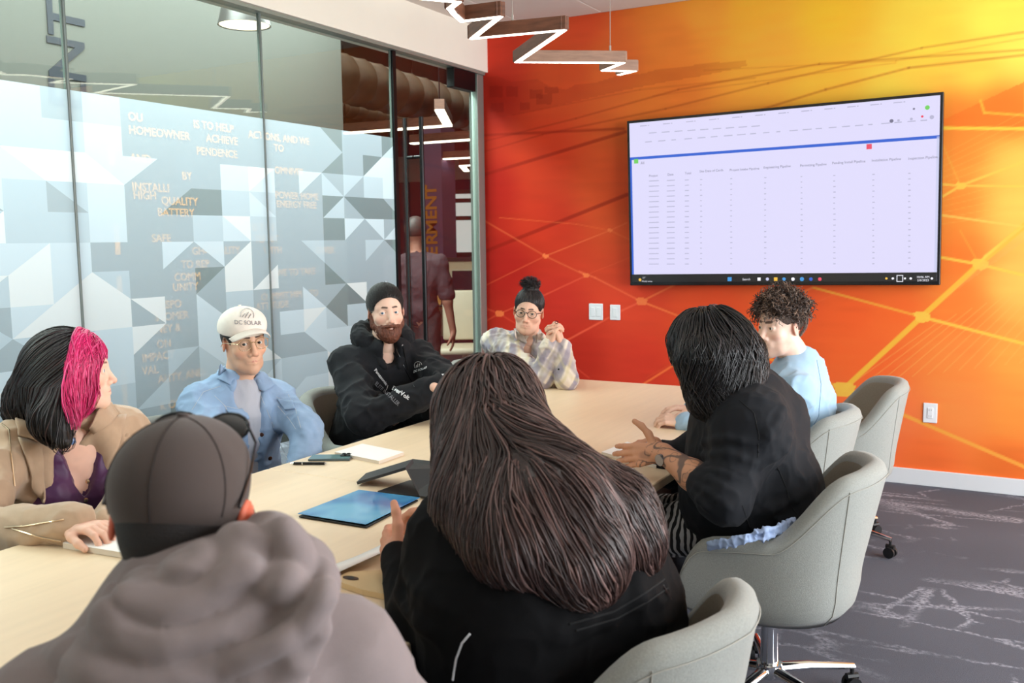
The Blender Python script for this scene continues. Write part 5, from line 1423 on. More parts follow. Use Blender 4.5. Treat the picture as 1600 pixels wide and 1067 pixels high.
    q.cone(w0+d_*.042, w0+d_*.056, .047, .042, 0); f.cloth('shirt_cuff', q, mat('white_cuff', (232, 232, 236), .8), h=.005, amp=.001)
    return f
bearded_man()

# ================= person in the plaid shirt, hands clasped
def plaid_person():
    f = seated('person in plaid shirt and round black glasses with hands clasped at the far end', (222, 176, 152), (-2.66, 4.74))
    Hc = A(826, 487, 5.2); Rh = rotm(-160, -3, -6); T = T4(Rh, Hc)
    N = Hc+np.array([0, 0, -.155])-heading(-150)*.04
    J = joints(-148, 10, (-2.70, 4.80, .58), N, .175, EL=A(886, 592, 4.93), ER=A(845, 592, 4.98), WL=A(879, 543, 4.98), WR=A(858, 541, 4.96), drop=.08)
    o = dict(w=1.0, jaw=1.0, nose=.95, cheek=1.25, brow=(60, 44, 38), lipc=(206, 138, 128), eye=.75, lips=1.0)
    V, Fc, c, s = head_mesh(o, T, N, (228, 182, 158)); f.add(V, Fc, c); f.base_body(J)
    wl, wr = J['WL'], J['WR']; ctr = A(868, 513, 4.97)
    hand(f, wr, ctr-wr+np.array([.0, 0, .06]), nrm(wr-wl)*1+np.array([0, -.5, 0]), -1, 1.25, fore=J['ER']*.4+wr*.6, thumb=(.15, .1), size=1.05)
    hand(f, wl, ctr-wl+np.array([0, -.02, .05]), nrm(wl-wr)*1+np.array([0, -.5, 0]), 1, 1.15, fore=J['EL']*.4+wl*.6, thumb=(.15, .1), size=1.05)
    f.finish(); eyes(f.e, T, o, I_dk, look=(4, 0)); trousers(f, J)
    spectacles(f, T, M_bezel, r=.0215, sq=1.0, thick=.0019)
    h = Sdf(); h.ell((0, -.014, .044), (.080, .100, .088), 0); h.ell((0, .105, -.005), (.085, .085, .072), .006, '-'); h.half((0, 0, -.02), (0, .5, -1), .01)
    for g in (-1, 1): h.ell((g*.086, .005, -.012), (.03, .03, .036), .004, '-')
    h.ell((0, -.01, .138), (.046, .050, .030), .012)
    Vh, Fh = h.mesh(.0035); raw('hair', Vh@Rh.T+Hc-f.off, Fh, mat('slick_black_hair', (24, 20, 22), .45, noise=.3, nscale=200, bump=.6, bscale=400), f.e)
    hb = Sdf(); hb.ell((0, -.014, .044), (.082, .102, .090), 0); hb.ell((0, -.01, .138), (.046, .05, .03), .012)
    ro = sphere_roots(2600, (0, -.014, .044), (.081, .101, .089), 5, lambda v: (v[:, 2] > -.6)); ro = ro[h.ev(ro) < .0025]
    strands('hair_strands', hb, ro, lambda p, t: np.array([0, -.01, .15])-p, .07, .0016, hair_mat('slick_hair', (24, 20, 22)), f.e, None, M=T4(Rh, Hc-f.off), steps=6, col=hcol((30, 24, 26), .3, (70, 56, 52), .1), tgt=(0, .002))
    ro = sphere_roots(260, (0, -.01, .14), (.040, .044, .026), 8, lambda v: v[:, 2] > -.2)
    strands('bun_curls', hb, ro, lambda p, t: hb.grad(p)*.6+np.array([0.3, 0, .3]), .035, .0026, hair_mat('slick_hair', (24, 20, 22)), f.e, None, M=T4(Rh, Hc-f.off), steps=9, hug=0, wav=.006, wf=40, curl_from=-.3, col=hcol((28, 22, 24)))
    R = J['R']
    def plaid(V):
        q = (V-N)@R; a = q[:, 0]*math.cos(.4)+q[:, 2]*math.sin(.4); b = -q[:, 0]*math.sin(.4)+q[:, 2]*math.cos(.4)
        cr = np.array(lin((226, 214, 200))); c = np.tile(cr, (len(V), 1)); n = vnoise(V, 30, 2)
        for v, fq, col, am, lo in ((a, 11, (120, 118, 150), .55, .35), (b, 12, (150, 140, 150), .5, .4), (a+.03, 11, (206, 190, 130), .45, .75), (b+.025, 12, (206, 196, 150), .4, .75), (a*.5+.02, 11, (92, 92, 130), .4, .6)):
            m = np.clip(smooth01((np.cos(v*fq*2*PI)-lo)/.35)*am*(.8+.9*n), 0, 1); c = c*(1-m[:, None])+np.array(lin(col))*m[:, None]
        return c
    M_plc = mat('cream_flannel', (206, 198, 190), .9, noise=.2, nscale=40)
    M_pl = mat('plaid_flannel', (220, 210, 200), .9, attr='Col', sheen=.2, bump=.3, bscale=600, spec=.2)
    j = Sdf(); torso_ops(j, J, 1.08, .018, sl=(.048, .042, .040, .026), dep=1.0)
    j.ell(N+R[:, 1]*.10+np.array([0, 0, .0]), (.030, .08, .075), .02, '-', R)
    jo, Vj, Fj = f.cloth('plaid_shirt', j, M_pl, h=.007, amp=.010, f=10, seed=22, col=plaid, amp2=.006)
    cl = Sdf(); ring_op(cl, N+np.array([0, 0, .03]), 0, .070, .010, n=14, R=R, k=.006, a0=math.radians(125), a1=math.radians(415))
    for g in (-1, 1):
        a = N+R[:, 0]*g*.046+R[:, 1]*.06+np.array([0, 0, .02]); cl.cone(a, a+R[:, 1]*.035+R[:, 0]*g*.012-R[:, 2]*.06, .012, .007, .01); cl.cone(a+R[:, 0]*g*.02, a+R[:, 1]*.02+R[:, 0]*g*.04-R[:, 2]*.045, .010, .007, .012)
    f.cloth('shirt_collar', cl, M_pl, h=.005, amp=.002, col=plaid)
    bj = bvh_of(Vj, Fj)
    patch('collar_wing', f, bj, [(803, 512), (813, 512), (825, 538), (806, 530)], M_plc, .008, .005); patch('collar_wing', f, bj, [(838, 520), (846, 512), (850, 530), (838, 536)], M_plc, .008, .005)
    for px, py in ((830, 558), (873, 577), (828, 572)): W(disc('button', bj, px, py, .005, M_bezel, f.e), f)
    p = A(869.5, 503.5, 4.93)-f.off; MB().tube([tuple(p+np.array([math.cos(t)*.009, 0, math.sin(t)*.007])) for t in np.linspace(0, 2*PI, 13)[:-1]], .0018, 6, closed=True).build('ring', M_bezel, f.e, smooth=True)
    return f
plaid_person()

# ================= curly-haired man in the light blue sweatshirt
def curly_man():
    f = seated('man with curly brown hair in light blue sweatshirt looking back over his shoulder', (232, 192, 170), (-.90, 3.96))
    Hc = A(1219, 510, 3.83); Rh = rotm(148, -2, 0); T = T4(Rh, Hc)
    N = A(1247, 566, 3.86)
    J = joints(78, 8, (-.88, 3.97, .60), N, .19, EL=A(1150, 690, 3.72), ER=A(1150, 660, 4.15), WL=A(1072, 661, 3.86), WR=A(1085, 640, 4.02), drop=.07, twist=22)
    o = dict(w=.95, jaw=.98, nose=1.0, brow=(74, 52, 44), lipc=(214, 150, 142), browt=1.3, stubble=((176, 140, 122), .35), eye=.95)
    V, Fc, c, s = head_mesh(o, T, N, (238, 200, 180)); f.add(V, Fc, c); f.base_body(J)
    hand(f, J['WL'], A(1012, 650, 3.92)-J['WL'], (0, -.35, 1), 1, .9, fore=J['WL']+(J['EL']-J['WL'])*.3, thumb=(.3, .4))
    hand(f, J['WR'], A(1035, 636, 4.0)-J['WR'], (0, .1, 1), -1, .6, fore=J['WR']+(J['ER']-J['WR'])*.3)
    f.finish(); eyes(f.e, T, o, I_br, look=(-6, 0)); trousers(f, J)
    h = Sdf(); h.ell((0, -.018, .046), (.080, .102, .090), 0); h.ell((0, .105, -.012), (.090, .085, .075), .006, '-'); h.half((0, 0, -.045), (0, .3, -1), .01)
    for g in (-1, 1): h.ell((g*.084, .008, -.014), (.03, .030, .036), .004, '-')
    Vh, Fh = h.mesh(.004); Mh = mat('brown_curly_base', (84, 66, 56), .6, noise=.4, nscale=120, bump=.8); raw('hair', Vh@Rh.T+Hc-f.off, Fh, Mh, f.e)
    hb = Sdf(); hb.ell((0, -.018, .046), (.083, .105, .093), 0)
    ro = sphere_roots(760, (0, -.012, .050), (.080, .102, .088), 6, lambda v: (v[:, 2] > -.05)); ro = ro[h.ev(ro) < .008]
    ga = np.random.RandomState(3).randn(3000, 3)
    def curl(p, t):
        n = hb.grad(p); k = ga[:len(p)]; return n*.8+np.cross(n, k)*1.0+k*.2
    strands('curls', hb, ro, curl, .052, .0027, hair_mat('brown_curls', (72, 56, 48)), f.e, None, M=T4(Rh, Hc-f.off), steps=14, hug=0, wav=.0085, wf=42, curl_from=-.4, col=hcol((66, 50, 42), .35, (128, 104, 88), .25), tip=.6, flat=.8)
    ro = sphere_roots(1800, (0, -.018, .030), (.081, .102, .090), 9, lambda v: (v[:, 2] > -.75) & (v[:, 2] < .15) & (v[:, 1] < .3) & ~((v[:, 2] < -.1) & (v[:, 1] > -.35) & (np.abs(v[:, 0]) > .5)))
    strands('side_hair', hb, ro, lambda p, t: hb.grad(p)*.5+np.array([0, -.3, -.6]), .012, .0012, hair_mat('brown_curls', (72, 56, 48)), f.e, None, M=T4(Rh, Hc-f.off), steps=3, hug=0, col=hcol((84, 66, 56)))
    R = J['R']; j = Sdf(); torso_ops(j, J, 1.06, .020, sl=(.056, .044, .04, .026), dep=1.08)
    jo, Vj, Fj = f.cloth('sweatshirt', j, M_blue, h=.008, amp=.011, f=6, seed=32, amp2=.008)
    cl = Sdf(); ring_op(cl, N+np.array([0, 0, .022]), 0, .066, .011, n=18, R=R, k=.004); f.cloth('neckband', cl, mat('grey_blue_rib', (138, 152, 172), .9), h=.004, amp=.001)
    q = Sdf(); d_ = nrm(J['WL']-J['EL']); q.cone(J['WL']-d_*.02, J['WL']+d_*.012, .041, .036, 0); f.cloth('cuff', q, M_blue, h=.005, amp=.002)
    bj = bvh_of(Vj, Fj); W(seam('shoulder_seam', bj, [(1276, 562), (1283, 600), (1279, 650), (1262, 680)], .0012, mat('seam_blue', (110, 140, 170), .9), f.e), f)
    p = A(1016, 652, 3.93)-f.off
    return f
curly_man()
# ================= woman with pink streaked hair, tan coat
def pink_woman():
    f = seated('woman in tan coat and purple blouse with black and hot pink hair', (236, 190, 168), (-2.84, 1.94))
    Hc = A(121, 581, 2.95); Rh = rotm(-44, 2, 0); T = T4(Rh, Hc)
    N = A(112, 664, 2.98)
    J = joints(-104, 2, (-2.86, 1.92, .58), N, .18, EL=A(212, 765, 3.05), ER=A(-55, 838, 2.62), WL=A(170, 830, 2.62), WR=A(108, 822, 2.48), drop=.06)
    o = dict(w=.95, jaw=.9, nose=1.0, cheek=1.15, brow=(120, 84, 72), lipc=(206, 112, 120), browt=.8, lips=1.1)
    V, Fc, c, s = head_mesh(o, T, N, (240, 200, 178)); f.add(V, Fc, c); f.base_body(J, 1.1)
    R = J['R']
    b0 = Sdf(); torso_ops(b0, J, 1.1, .004, arms=False, sl=(.05, .05, .05, .05))
    for g in (-1, 1): b0.ell(J['C']+R[:, 0]*g*.085+R[:, 1]*.105+np.array([0, 0, -.02]), (.085, .080, .085), .03)
    Vt, Ft = b0.mesh(.006); f.add(relax(Vt, Ft), Ft)
    hand(f, J['WR'], A(160, 826, 2.44)-J['WR'], (0, 0, 1), 1, .7, fore=J['WR']+(J['ER']-J['WR'])*.2, size=1.0)
    hand(f, J['WL'], A(150, 815, 2.5)-J['WL'], (0, 0, 1), -1, .9, fore=J['WL']+(J['EL']-J['WL'])*.2)
    f.finish(); eyes(f.e, T, o, I_bl); trousers(f, J, 1.1)
    # blouse with a deep V
    b = Sdf(); torso_ops(b, J, 1.1, .020, arms=False)
    for g in (-1, 1): b.ell(J['C']+R[:, 0]*g*.085+R[:, 1]*.105+np.array([0, 0, -.02]), (.097, .093, .097), .03)
    b.cone(N+R[:, 1]*.12+R[:, 2]*.04, J['C']+R[:, 1]*.15+R[:, 2]*.005, .098, .012, .006, '-')
    bo, Vb, Fb = f.cloth('blouse', b, M_purple, h=.006, amp=.004, f=12, seed=44, amp2=.0)
    # coat: open over the blouse
    j = Sdf(); torso_ops(j, J, 1.14, .026, sl=(.052, .048, .046, .036), dep=1.05)
    for g in (-1, 1): j.ell(J['C']+R[:, 0]*g*.11+R[:, 1]*.085, (.10, .085, .11), .04)
    j.cone(N+R[:, 1]*.15+R[:, 2]*.03, J['P']+R[:, 1]*.24, .100, .100, .012, '-'); j.cone(J['C']+R[:, 1]*.26, J['P']+R[:, 1]*.26, .115, .12, .02, '-')
    jo, Vj, Fj = f.cloth('coat', j, M_tan, h=.0075, amp=.013, f=6, seed=51, amp2=.012)
    lp = Sdf()
    for g, dx in ((-1, .0), (1, .0)):
        a = N+R[:, 0]*g*.070+R[:, 1]*.055+R[:, 2]*.02; m_ = J['C']+R[:, 0]*g*.150+R[:, 1]*.150+R[:, 2]*.055; e = J['C']+R[:, 0]*g*.085+R[:, 1]*.175-R[:, 2]*.10
        for t in np.linspace(0, 1, 7):
            p = a*(1-t)+e*t; q = p+R[:, 0]*g*(.030+.085*math.sin(PI*min(1, t*1.15)))+R[:, 2]*.02; lp.cone(p+R[:, 1]*.006, q+R[:, 1]*.004, .010, .007, .022)
    ring_op(lp, N+R[:, 2]*.025, 0, .088, .012, n=14, R=R, k=.012, a0=math.radians(140), a1=math.radians(400))
    f.cloth('lapels', lp, M_tan, h=.006, amp=.004, f=14, seed=3)
    q = Sdf(); d_ = nrm(J['WR']-J['ER']); q.cone(J['WR']-d_*.07, J['WR']-d_*.005, .053, .049, 0); f.cloth('coat_cuff', q, M_tan, h=.006, amp=.004, f=20)
    bj = bvh_of(Vj, Fj); bb = bvh_of(Vb, Fb)
    patch('lapel', f, bj, [(150, 655), (196, 650), (172, 742), (112, 702)], M_tan, .016, .006); patch('lapel', f, bj, [(22, 646), (62, 644), (66, 694), (26, 684)], M_tan, .014, .006)
    patch('coat_collar', f, bj, [(132, 662), (168, 628), (186, 654), (150, 672)], M_tan, .024, .007); patch('storm_flap', f, bj, [(26, 684), (66, 694), (70, 790), (52, 765)], M_tan, .010, .005)
    for pts in ([(8, 824), (40, 822), (100, 812)], [(20, 826), (60, 838), (96, 845)], [(0, 660), (14, 672), (22, 760)]): W(seam('zip', bj, pts, .0022, M_gold2, f.e, off=.002), f)
    for px, py in ((134, 726), (137, 752), (134, 781)): W(disc('button', bb, px, py, .0075, M_gold2, f.e), f)
    # pendant and bracelet
    bt = bvh_of(Vt, Ft)
    W(seam('necklace', bt, [(100, 655), (106, 672), (112, 685), (120, 672), (126, 655)], .0012, M_chrome, f.e, off=.003), f)
    W(disc('pendant', bt, 112, 689, .012, mat('blue_stone', (110, 140, 190), .15), f.e, th=.006), f)
    w_ = J['WR']-f.off; d_ = nrm(J['WR']-J['ER']); u = nrm(np.cross(d_, (0, 0, 1))); v = np.cross(d_, u)
    b_ = MB()
    for t in np.linspace(0, 2*PI, 22)[:-1]:
        p = w_+d_*(.012+.006*math.sin(3*t))+(u*math.cos(t)+v*math.sin(t))*.031; b_.tube([tuple(p-u*.003), tuple(p+u*.003)], .0042, 6)
    b_.build('bracelet', M_chrome, f.e, smooth=True)
    # hair: black mass swept back and down, pink front section
    vol = Sdf()
    vol.ell(Hc+np.array([0, 0, .038])-heading(-44)*.028, (.096, .108, .098), .02, '+', Rh)
    back = -heading(-44); cam_ = nrm(CAMP-Hc)*np.array([1, 1, 0])
    p1 = A(95, 600, 2.93); p2 = A(55, 625, 2.93); p3 = A(85, 655, 2.82); p4 = A(100, 690, 2.78); p5_ = A(28, 640, 3.0)
    vol.cone(Hc+back*.05, p1, .10, .095, .05); vol.cone(p1, p2, .095, .075, .05); vol.cone(p1, p3, .085, .055, .05); vol.cone(p3, p4, .05, .022, .03); vol.cone(p2, p5_, .06, .035, .04)
    # keep the face free
    vol.ell(Hc+heading(-44)*.112+np.array([0, 0, -.02]), (.085, .085, .090), .012, '-', Rh); 
    Vv, Fv = vol.mesh(.006); Mh = mat('black_hair_mass', (22, 17, 18), .45, bump=.6, bscale=160, stretch=(1, 1, .2)); 
    Vv = Vv+vnormals(Vv, Fv)*(.006*folds(Vv, 26, 5, (1, 1, .3)))[:, None]; raw('hair', Vv-f.off, Fv, Mh, f.e)
    ro = sphere_roots(2300, Hc+np.array([0, 0, .040])-heading(-44)*.028, (.094, .106, .096), 21, lambda v: v[:, 2] > -.2)
    rl = (ro-Hc)@Rh; keepb = (rl[:, 1] < .040) & ~((rl[:, 1] > -.02) & (rl[:, 0] > .2)); rb = ro[keepb]
    dirb = lambda p, t: np.where((p[:, 2:3] > Hc[2]-.02), back[None]*.55+np.array([[0, 0, -.5]])+(p-Hc)*np.array([[2, 2, 0]]), nrm(A(60, 670, 2.9)-Hc)[None]*.4+np.array([[-.05, -.05, -1.0]]))
    strands('hair_locks', vol, rb, dirb, .36, .0030, hair_mat('black_locks', (20, 16, 18)), f.e, f.off, steps=20, wav=.007, wf=6, tgt=(-.002, .012), col=hcol((24, 18, 20), .35, (58, 40, 40), .15), curl_from=.35)
    rp = sphere_roots(2600, Hc+np.array([0, 0, .040])-heading(-44)*.028, (.096, .108, .098), 25, lambda v: v[:, 2] > -.1); rl = (rp-Hc)@Rh
    rp = rp[(rl[:, 1] > .022) & (rl[:, 1] < .074) & (rl[:, 2] > .045)][:900]
    side = Rh[:, 0]
    dirp = lambda p, t: side[None]*(.7 if t < .3 else .05)+back[None]*(.30 if t < .45 else .06)+np.array([[0, 0, (-.30 if t < .2 else -1.0)]])
    strands('pink_locks', vol, rp, dirp,   .25, .0023, hair_mat('hot_pink_hair', (200, 30, 100)), f.e, f.off, steps=18, wav=.004, wf=6, tgt=(.002, .014), col=hcol((206, 34, 104), .35, (244, 90, 150), .2), curl_from=.2)
    return f
pink_woman()

# ================= woman in the black blazer with tattooed forearm
def blazer_woman():
    f = seated('woman in charcoal blazer with black hair and tattooed forearm, head bowed', (196, 142, 112), (-.80, 3.0))
    Hc = A(1104, 553, 3.04); Rh = rotm(94, -34, 0); T = T4(Rh, Hc)
    N = A(1160, 612, 3.06)
    J = joints(84, 14, (-.79, 3.02, .62), N, .185, EL=A(1134, 780, 2.80), ER=A(1050, 730, 3.25), WL=A(1034, 707, 3.0), WR=A(1020, 694, 3.22), drop=.07)
    J['SL'] = A(1172, 665, 2.88)
    o = dict(w=.96, jaw=.95, nose=1.05, brow=(40, 28, 26), lipc=(170, 96, 90), cheek=1.2)
    V, Fc, c, s = head_mesh(o, T, N, (204, 150, 120), h=.003); f.add(V, Fc, c); f.base_body(J, 1.2)
    # tattooed forearm and hand
    tat = Sdf(); fL = nrm(A(985, 712, 3.02)-J['WL'])
    hand_ops(tat, J['WL'], fL, np.cross((0, .25, 1), fL), 1, .5, size=1.0, thumb=(1.25, -.1))
    tat.chain([J['WL'], J['WL']*.5+J['EL']*.5, J['EL']], [.029, .047, .05], .02)
    Vt, Ft = tat.mesh(.003); Vt = relax(Vt, Ft, 1, .4)
    ct = np.tile(np.array(lin((204, 150, 118))), (len(Vt), 1)); tt = ((Vt-J['WL'])@nrm(J['EL']-J['WL']))
    r1 = folds(Vt, 26, 71); r2 = folds(Vt, 42, 72); m = np.clip(smooth01((r1-.22)/.10)+.7*smooth01((r2-.30)/.08)+.35*smooth01((vnoise(Vt, 30, 8)-.6)/.1), 0, 1)*smooth01((tt+.05)/.02)*smooth01((.27-tt)/.05)*.78
    ct = ct*(1-m[:, None])+np.array(lin((58, 62, 66)))*m[:, None]; f.add(Vt, Ft, ct)
    hand(f, J['WR'], A(975, 700, 3.32)-J['WR'], (.1, -.3, 1), 1, .5, size=1.0, fore=J['WR']+(J['ER']-J['WR'])*.3)
    f.finish(); eyes(f.e, T, o, I_dk)
    M_zeb = mat('zebra_leggings', (20, 20, 22), .8)
    nt = M_zeb.node_tree; wv = nt.nodes.new('ShaderNodeTexWave'); wv.inputs['Scale'].default_value = 14; wv.inputs['Distortion'].default_value = 6
    tc = nt.nodes.new('ShaderNodeTexCoord'); nt.links.new(tc.outputs['Object'], wv.inputs['Vector']); cr = nt.nodes.new('ShaderNodeValToRGB'); nt.links.new(wv.outputs[1], cr.inputs[0])
    cr.color_ramp.elements[0].position = .5; cr.color_ramp.elements[0].color = (.01, .01, .012, 1); cr.color_ramp.elements[1].position = .56; cr.color_ramp.elements[1].color = (.6, .6, .6, 1)
    nt.links.new(cr.outputs[0], nt.nodes['Principled BSDF'].inputs['Base Color']); trousers(f, J, 1.15, M_zeb)
    R = J['R']; j = Sdf(); torso_ops(j, J, 1.28, .020, arms=False, dep=1.15)
    j.ell(A(1205, 760, 3.02), (.15, .15, .15), .08); j.ell(A(1130, 770, 3.0), (.12, .13, .14), .08); j.cone(N, A(1215, 655, 3.08), .075, .10, .07)
    j.chain([J['SL'], J['EL']], [.080, .074], .06); j.cone(J['EL'], J['EL']*.72+J['WL']*.28, .072, .062, .03); j.cone(N*.7+J['C']*.3, J['SL'], .115, .088, .10); j.cone(J['C'], J['SL'], .14, .08, .10)
    j.chain([J['SR'], J['ER']], [.078, .066], .03); j.cone(J['ER'], J['ER']*.5+J['WR']*.5, .062, .05, .03)
    jo, Vj, Fj = f.cloth('blazer', j, M_blazer, h=.0065, amp=.006, f=7, seed=61, amp2=.006, creases=[(.008, .012, [(1080, 742), (1110, 750), (1150, 772)]), (.008, .012, [(1078, 750), (1105, 768), (1140, 792)]), (.008, .012, [(1076, 758), (1094, 780), (1112, 800)]), (.008, .012, [(1090, 735), (1125, 738), (1160, 752)]),
        (.010, .015, [(1100, 690), (1140, 684), (1176, 692)]), (.010, .015, [(1095, 712), (1140, 708), (1178, 722)]), (.010, .02, [(1190, 690), (1210, 665), (1222, 640)]), (.010, .02, [(1190, 730), (1225, 700), (1240, 670)]), (.010, .02, [(1180, 800), (1220, 790), (1262, 770)])])
    # gathered creases at the elbow
    bj = bvh_of(Vj, Fj); Ms = mat('blazer_seam', (14, 15, 18), .9)
    for pts in ([(1155, 625), (1178, 645), (1186, 680), (1184, 715)], [(1214, 728), (1228, 760), (1236, 790), (1248, 808)], [(1160, 790), (1170, 820), (1178, 838)]): W(seam('seam', bj, pts, .0016, Ms, f.e, off=.0), f)
    # blue shirt tail under the blazer
    bj2 = bvh_of(Vj, Fj); Msh = mat('pale_blue_shirt', (158, 178, 214), .85)
    sh = Sdf(); P_ = [A(1108, 855, 2.80), A(1135, 852, 2.76), A(1165, 845, 2.735), A(1195, 838, 2.74), A(1222, 828, 2.78), A(1242, 818, 2.84)]
    for a_, b_ in zip(P_[:-1], P_[1:]):
        for dz in (0, .010, .020): sh.cone(a_+np.array([0, 0, dz-.004]), b_+np.array([0, 0, dz-.004]), .0055, .0055, .006)
    f.cloth('shirt_tail', sh, Msh, h=.0035, amp=.007, f=24, seed=5)
    # watch, bracelet, pen
    def band(name, t, r, wd, m):
        w_ = J['WL']+(J['EL']-J['WL'])*t-f.off; d_ = nrm(J['EL']-J['WL']); u = nrm(np.cross(d_, (0, 0, 1))); v = np.cross(d_, u)
        V = []; n = 20
        for dz, rr in ((-wd, r), (wd, r), (wd, r+.003), (-wd, r+.003)):
            for k in range(n): a_ = 2*PI*k/n; V.append(w_+d_*dz+(u*math.cos(a_)+v*math.sin(a_))*rr)
        Fq = [(a*n+k, a*n+(k+1) % n, ((a+1) % 4)*n+(k+1) % n, ((a+1) % 4)*n+k) for a in range(4) for k in range(n)]
        return raw(name, np.array(V), np.array(Fq), m, f.e, smooth=False), w_, d_, u, v
    band('wristband', .0, .0275, .004, mat('plum_band', (128, 50, 84), .6)); o_, w_, d_, u, v = band('watch_strap', .10, .029, .009, M_rub)
    cdir = nrm(np.array(CAMP)-f.off-w_); cdir = nrm(cdir-d_*(cdir@d_)); cdir = nrm(cdir-nrm(np.cross(cdir, d_))*.9)
    MB().tube([tuple(w_+cdir*.027), tuple(w_+cdir*.038)], .019, 16).build('watch_case', mat('steel_watch', (150, 152, 158), .25, metal=.8), f.e, smooth=True)
    # hair
    vol = Sdf(); hf = heading(94)
    vol.ell(Hc+Rh@np.array([0, -.022, .042]), (.092, .108, .099), .02, '+', Rh)
    for p0, p1, r0, r1 in ((Hc+Rh@np.array([0, -.05, .02]), A(1152, 560, 3.0), .090, .070), (A(1140, 540, 2.98), A(1162, 585, 2.98), .070, .045), (A(1110, 560, 2.93), A(1130, 640, 2.90), .075, .040), (A(1090, 560, 2.95), A(1098, 625, 2.92), .045, .028), (A(1145, 560, 2.95), A(1158, 600, 2.92), .055, .040)):
        vol.cone(p0, p1, r0, r1, .04)
    vol.ell(Hc+Rh@np.array([.02, .118, -.03]), (.11, .080, .10), .012, '-', Rh)
    Vv, Fv = vol.mesh(.007); Vv = Vv+vnormals(Vv, Fv)*(.012*folds(Vv, 16, 5, (1, 1, .6)))[:, None]
    raw('hair', Vv-f.off, Fv, mat('blue_black_hair', (18, 17, 20), .4, bump=.6, bscale=150, stretch=(1, 1, .3)), f.e)
    cen = Hc+Rh@np.array([0, -.022, .042]); ro = sphere_roots(4600, cen, (.096, .105, .098), 31, lambda v: v[:, 2] > -.35)
    rl = (ro-Hc)@Rh; ro = ro[(rl[:, 1] < .082)][:3500]
    top = cen+np.array([0, 0, .1])
    def db(p, t):
        o_ = (p-cen)*np.array([1, 1, 0]); o_ = o_/(np.linalg.norm(o_, axis=1, keepdims=True)+.02)
        return o_*(.9 if t < .3 else .12)+np.array([[.10, -.02, -.3 if t < .25 else -1.0]])
    Mk = hair_mat('black_wavy_locks', (18, 17, 20), .3)
    strands('wavy_locks', vol, ro, db, .30, .0025, Mk, f.e, f.off, steps=22, wav=.016, wf=5, tgt=(-.002, .016), col=hcol((19, 17, 20), .4, (56, 52, 56), .12), curl_from=.15)
    # loose locks hanging before the face and over the table
    rl_ = []; 
    g = np.random.RandomState(5)
    for px, py, d_ in ((1066, 545, 2.93), (1062, 560, 2.95), (1072, 575, 2.92), (1080, 590, 2.9), (1090, 600, 2.9), (1069, 600, 2.96)):
        for k in range(26): rl_.append(A(px+g.randn()*3, py+g.randn()*5, d_+g.randn()*.01))
    air = Sdf().ell((0, 0, -5), (.1, .1, .1), 0)
    Lh = np.repeat([.16, .12, .15, .13, .12, .14], 26)*(.8+.4*g.rand(156))
    strands('loose_locks', air, np.array(rl_), lambda p, t: np.tile(np.array([[.02*math.sin(9*t), 0, -1.0]]), (len(p), 1)), Lh, .0016, Mk, f.e, f.off, steps=18, hug=0, wav=.010, wf=12, col=hcol((22, 18, 20), .3), curl_from=0)
    pe = empty('pen', tuple(map(float, A(985, 712, 3.2))), 0, 'slim silver and blue pen held by the woman in black blazer', 'pen')
    pen(pe, A(966, 721, 3.25), A(1018, 688, 3.2), mat('blue_pen', (46, 70, 140), .3), .0042)
    return f
blazer_woman()

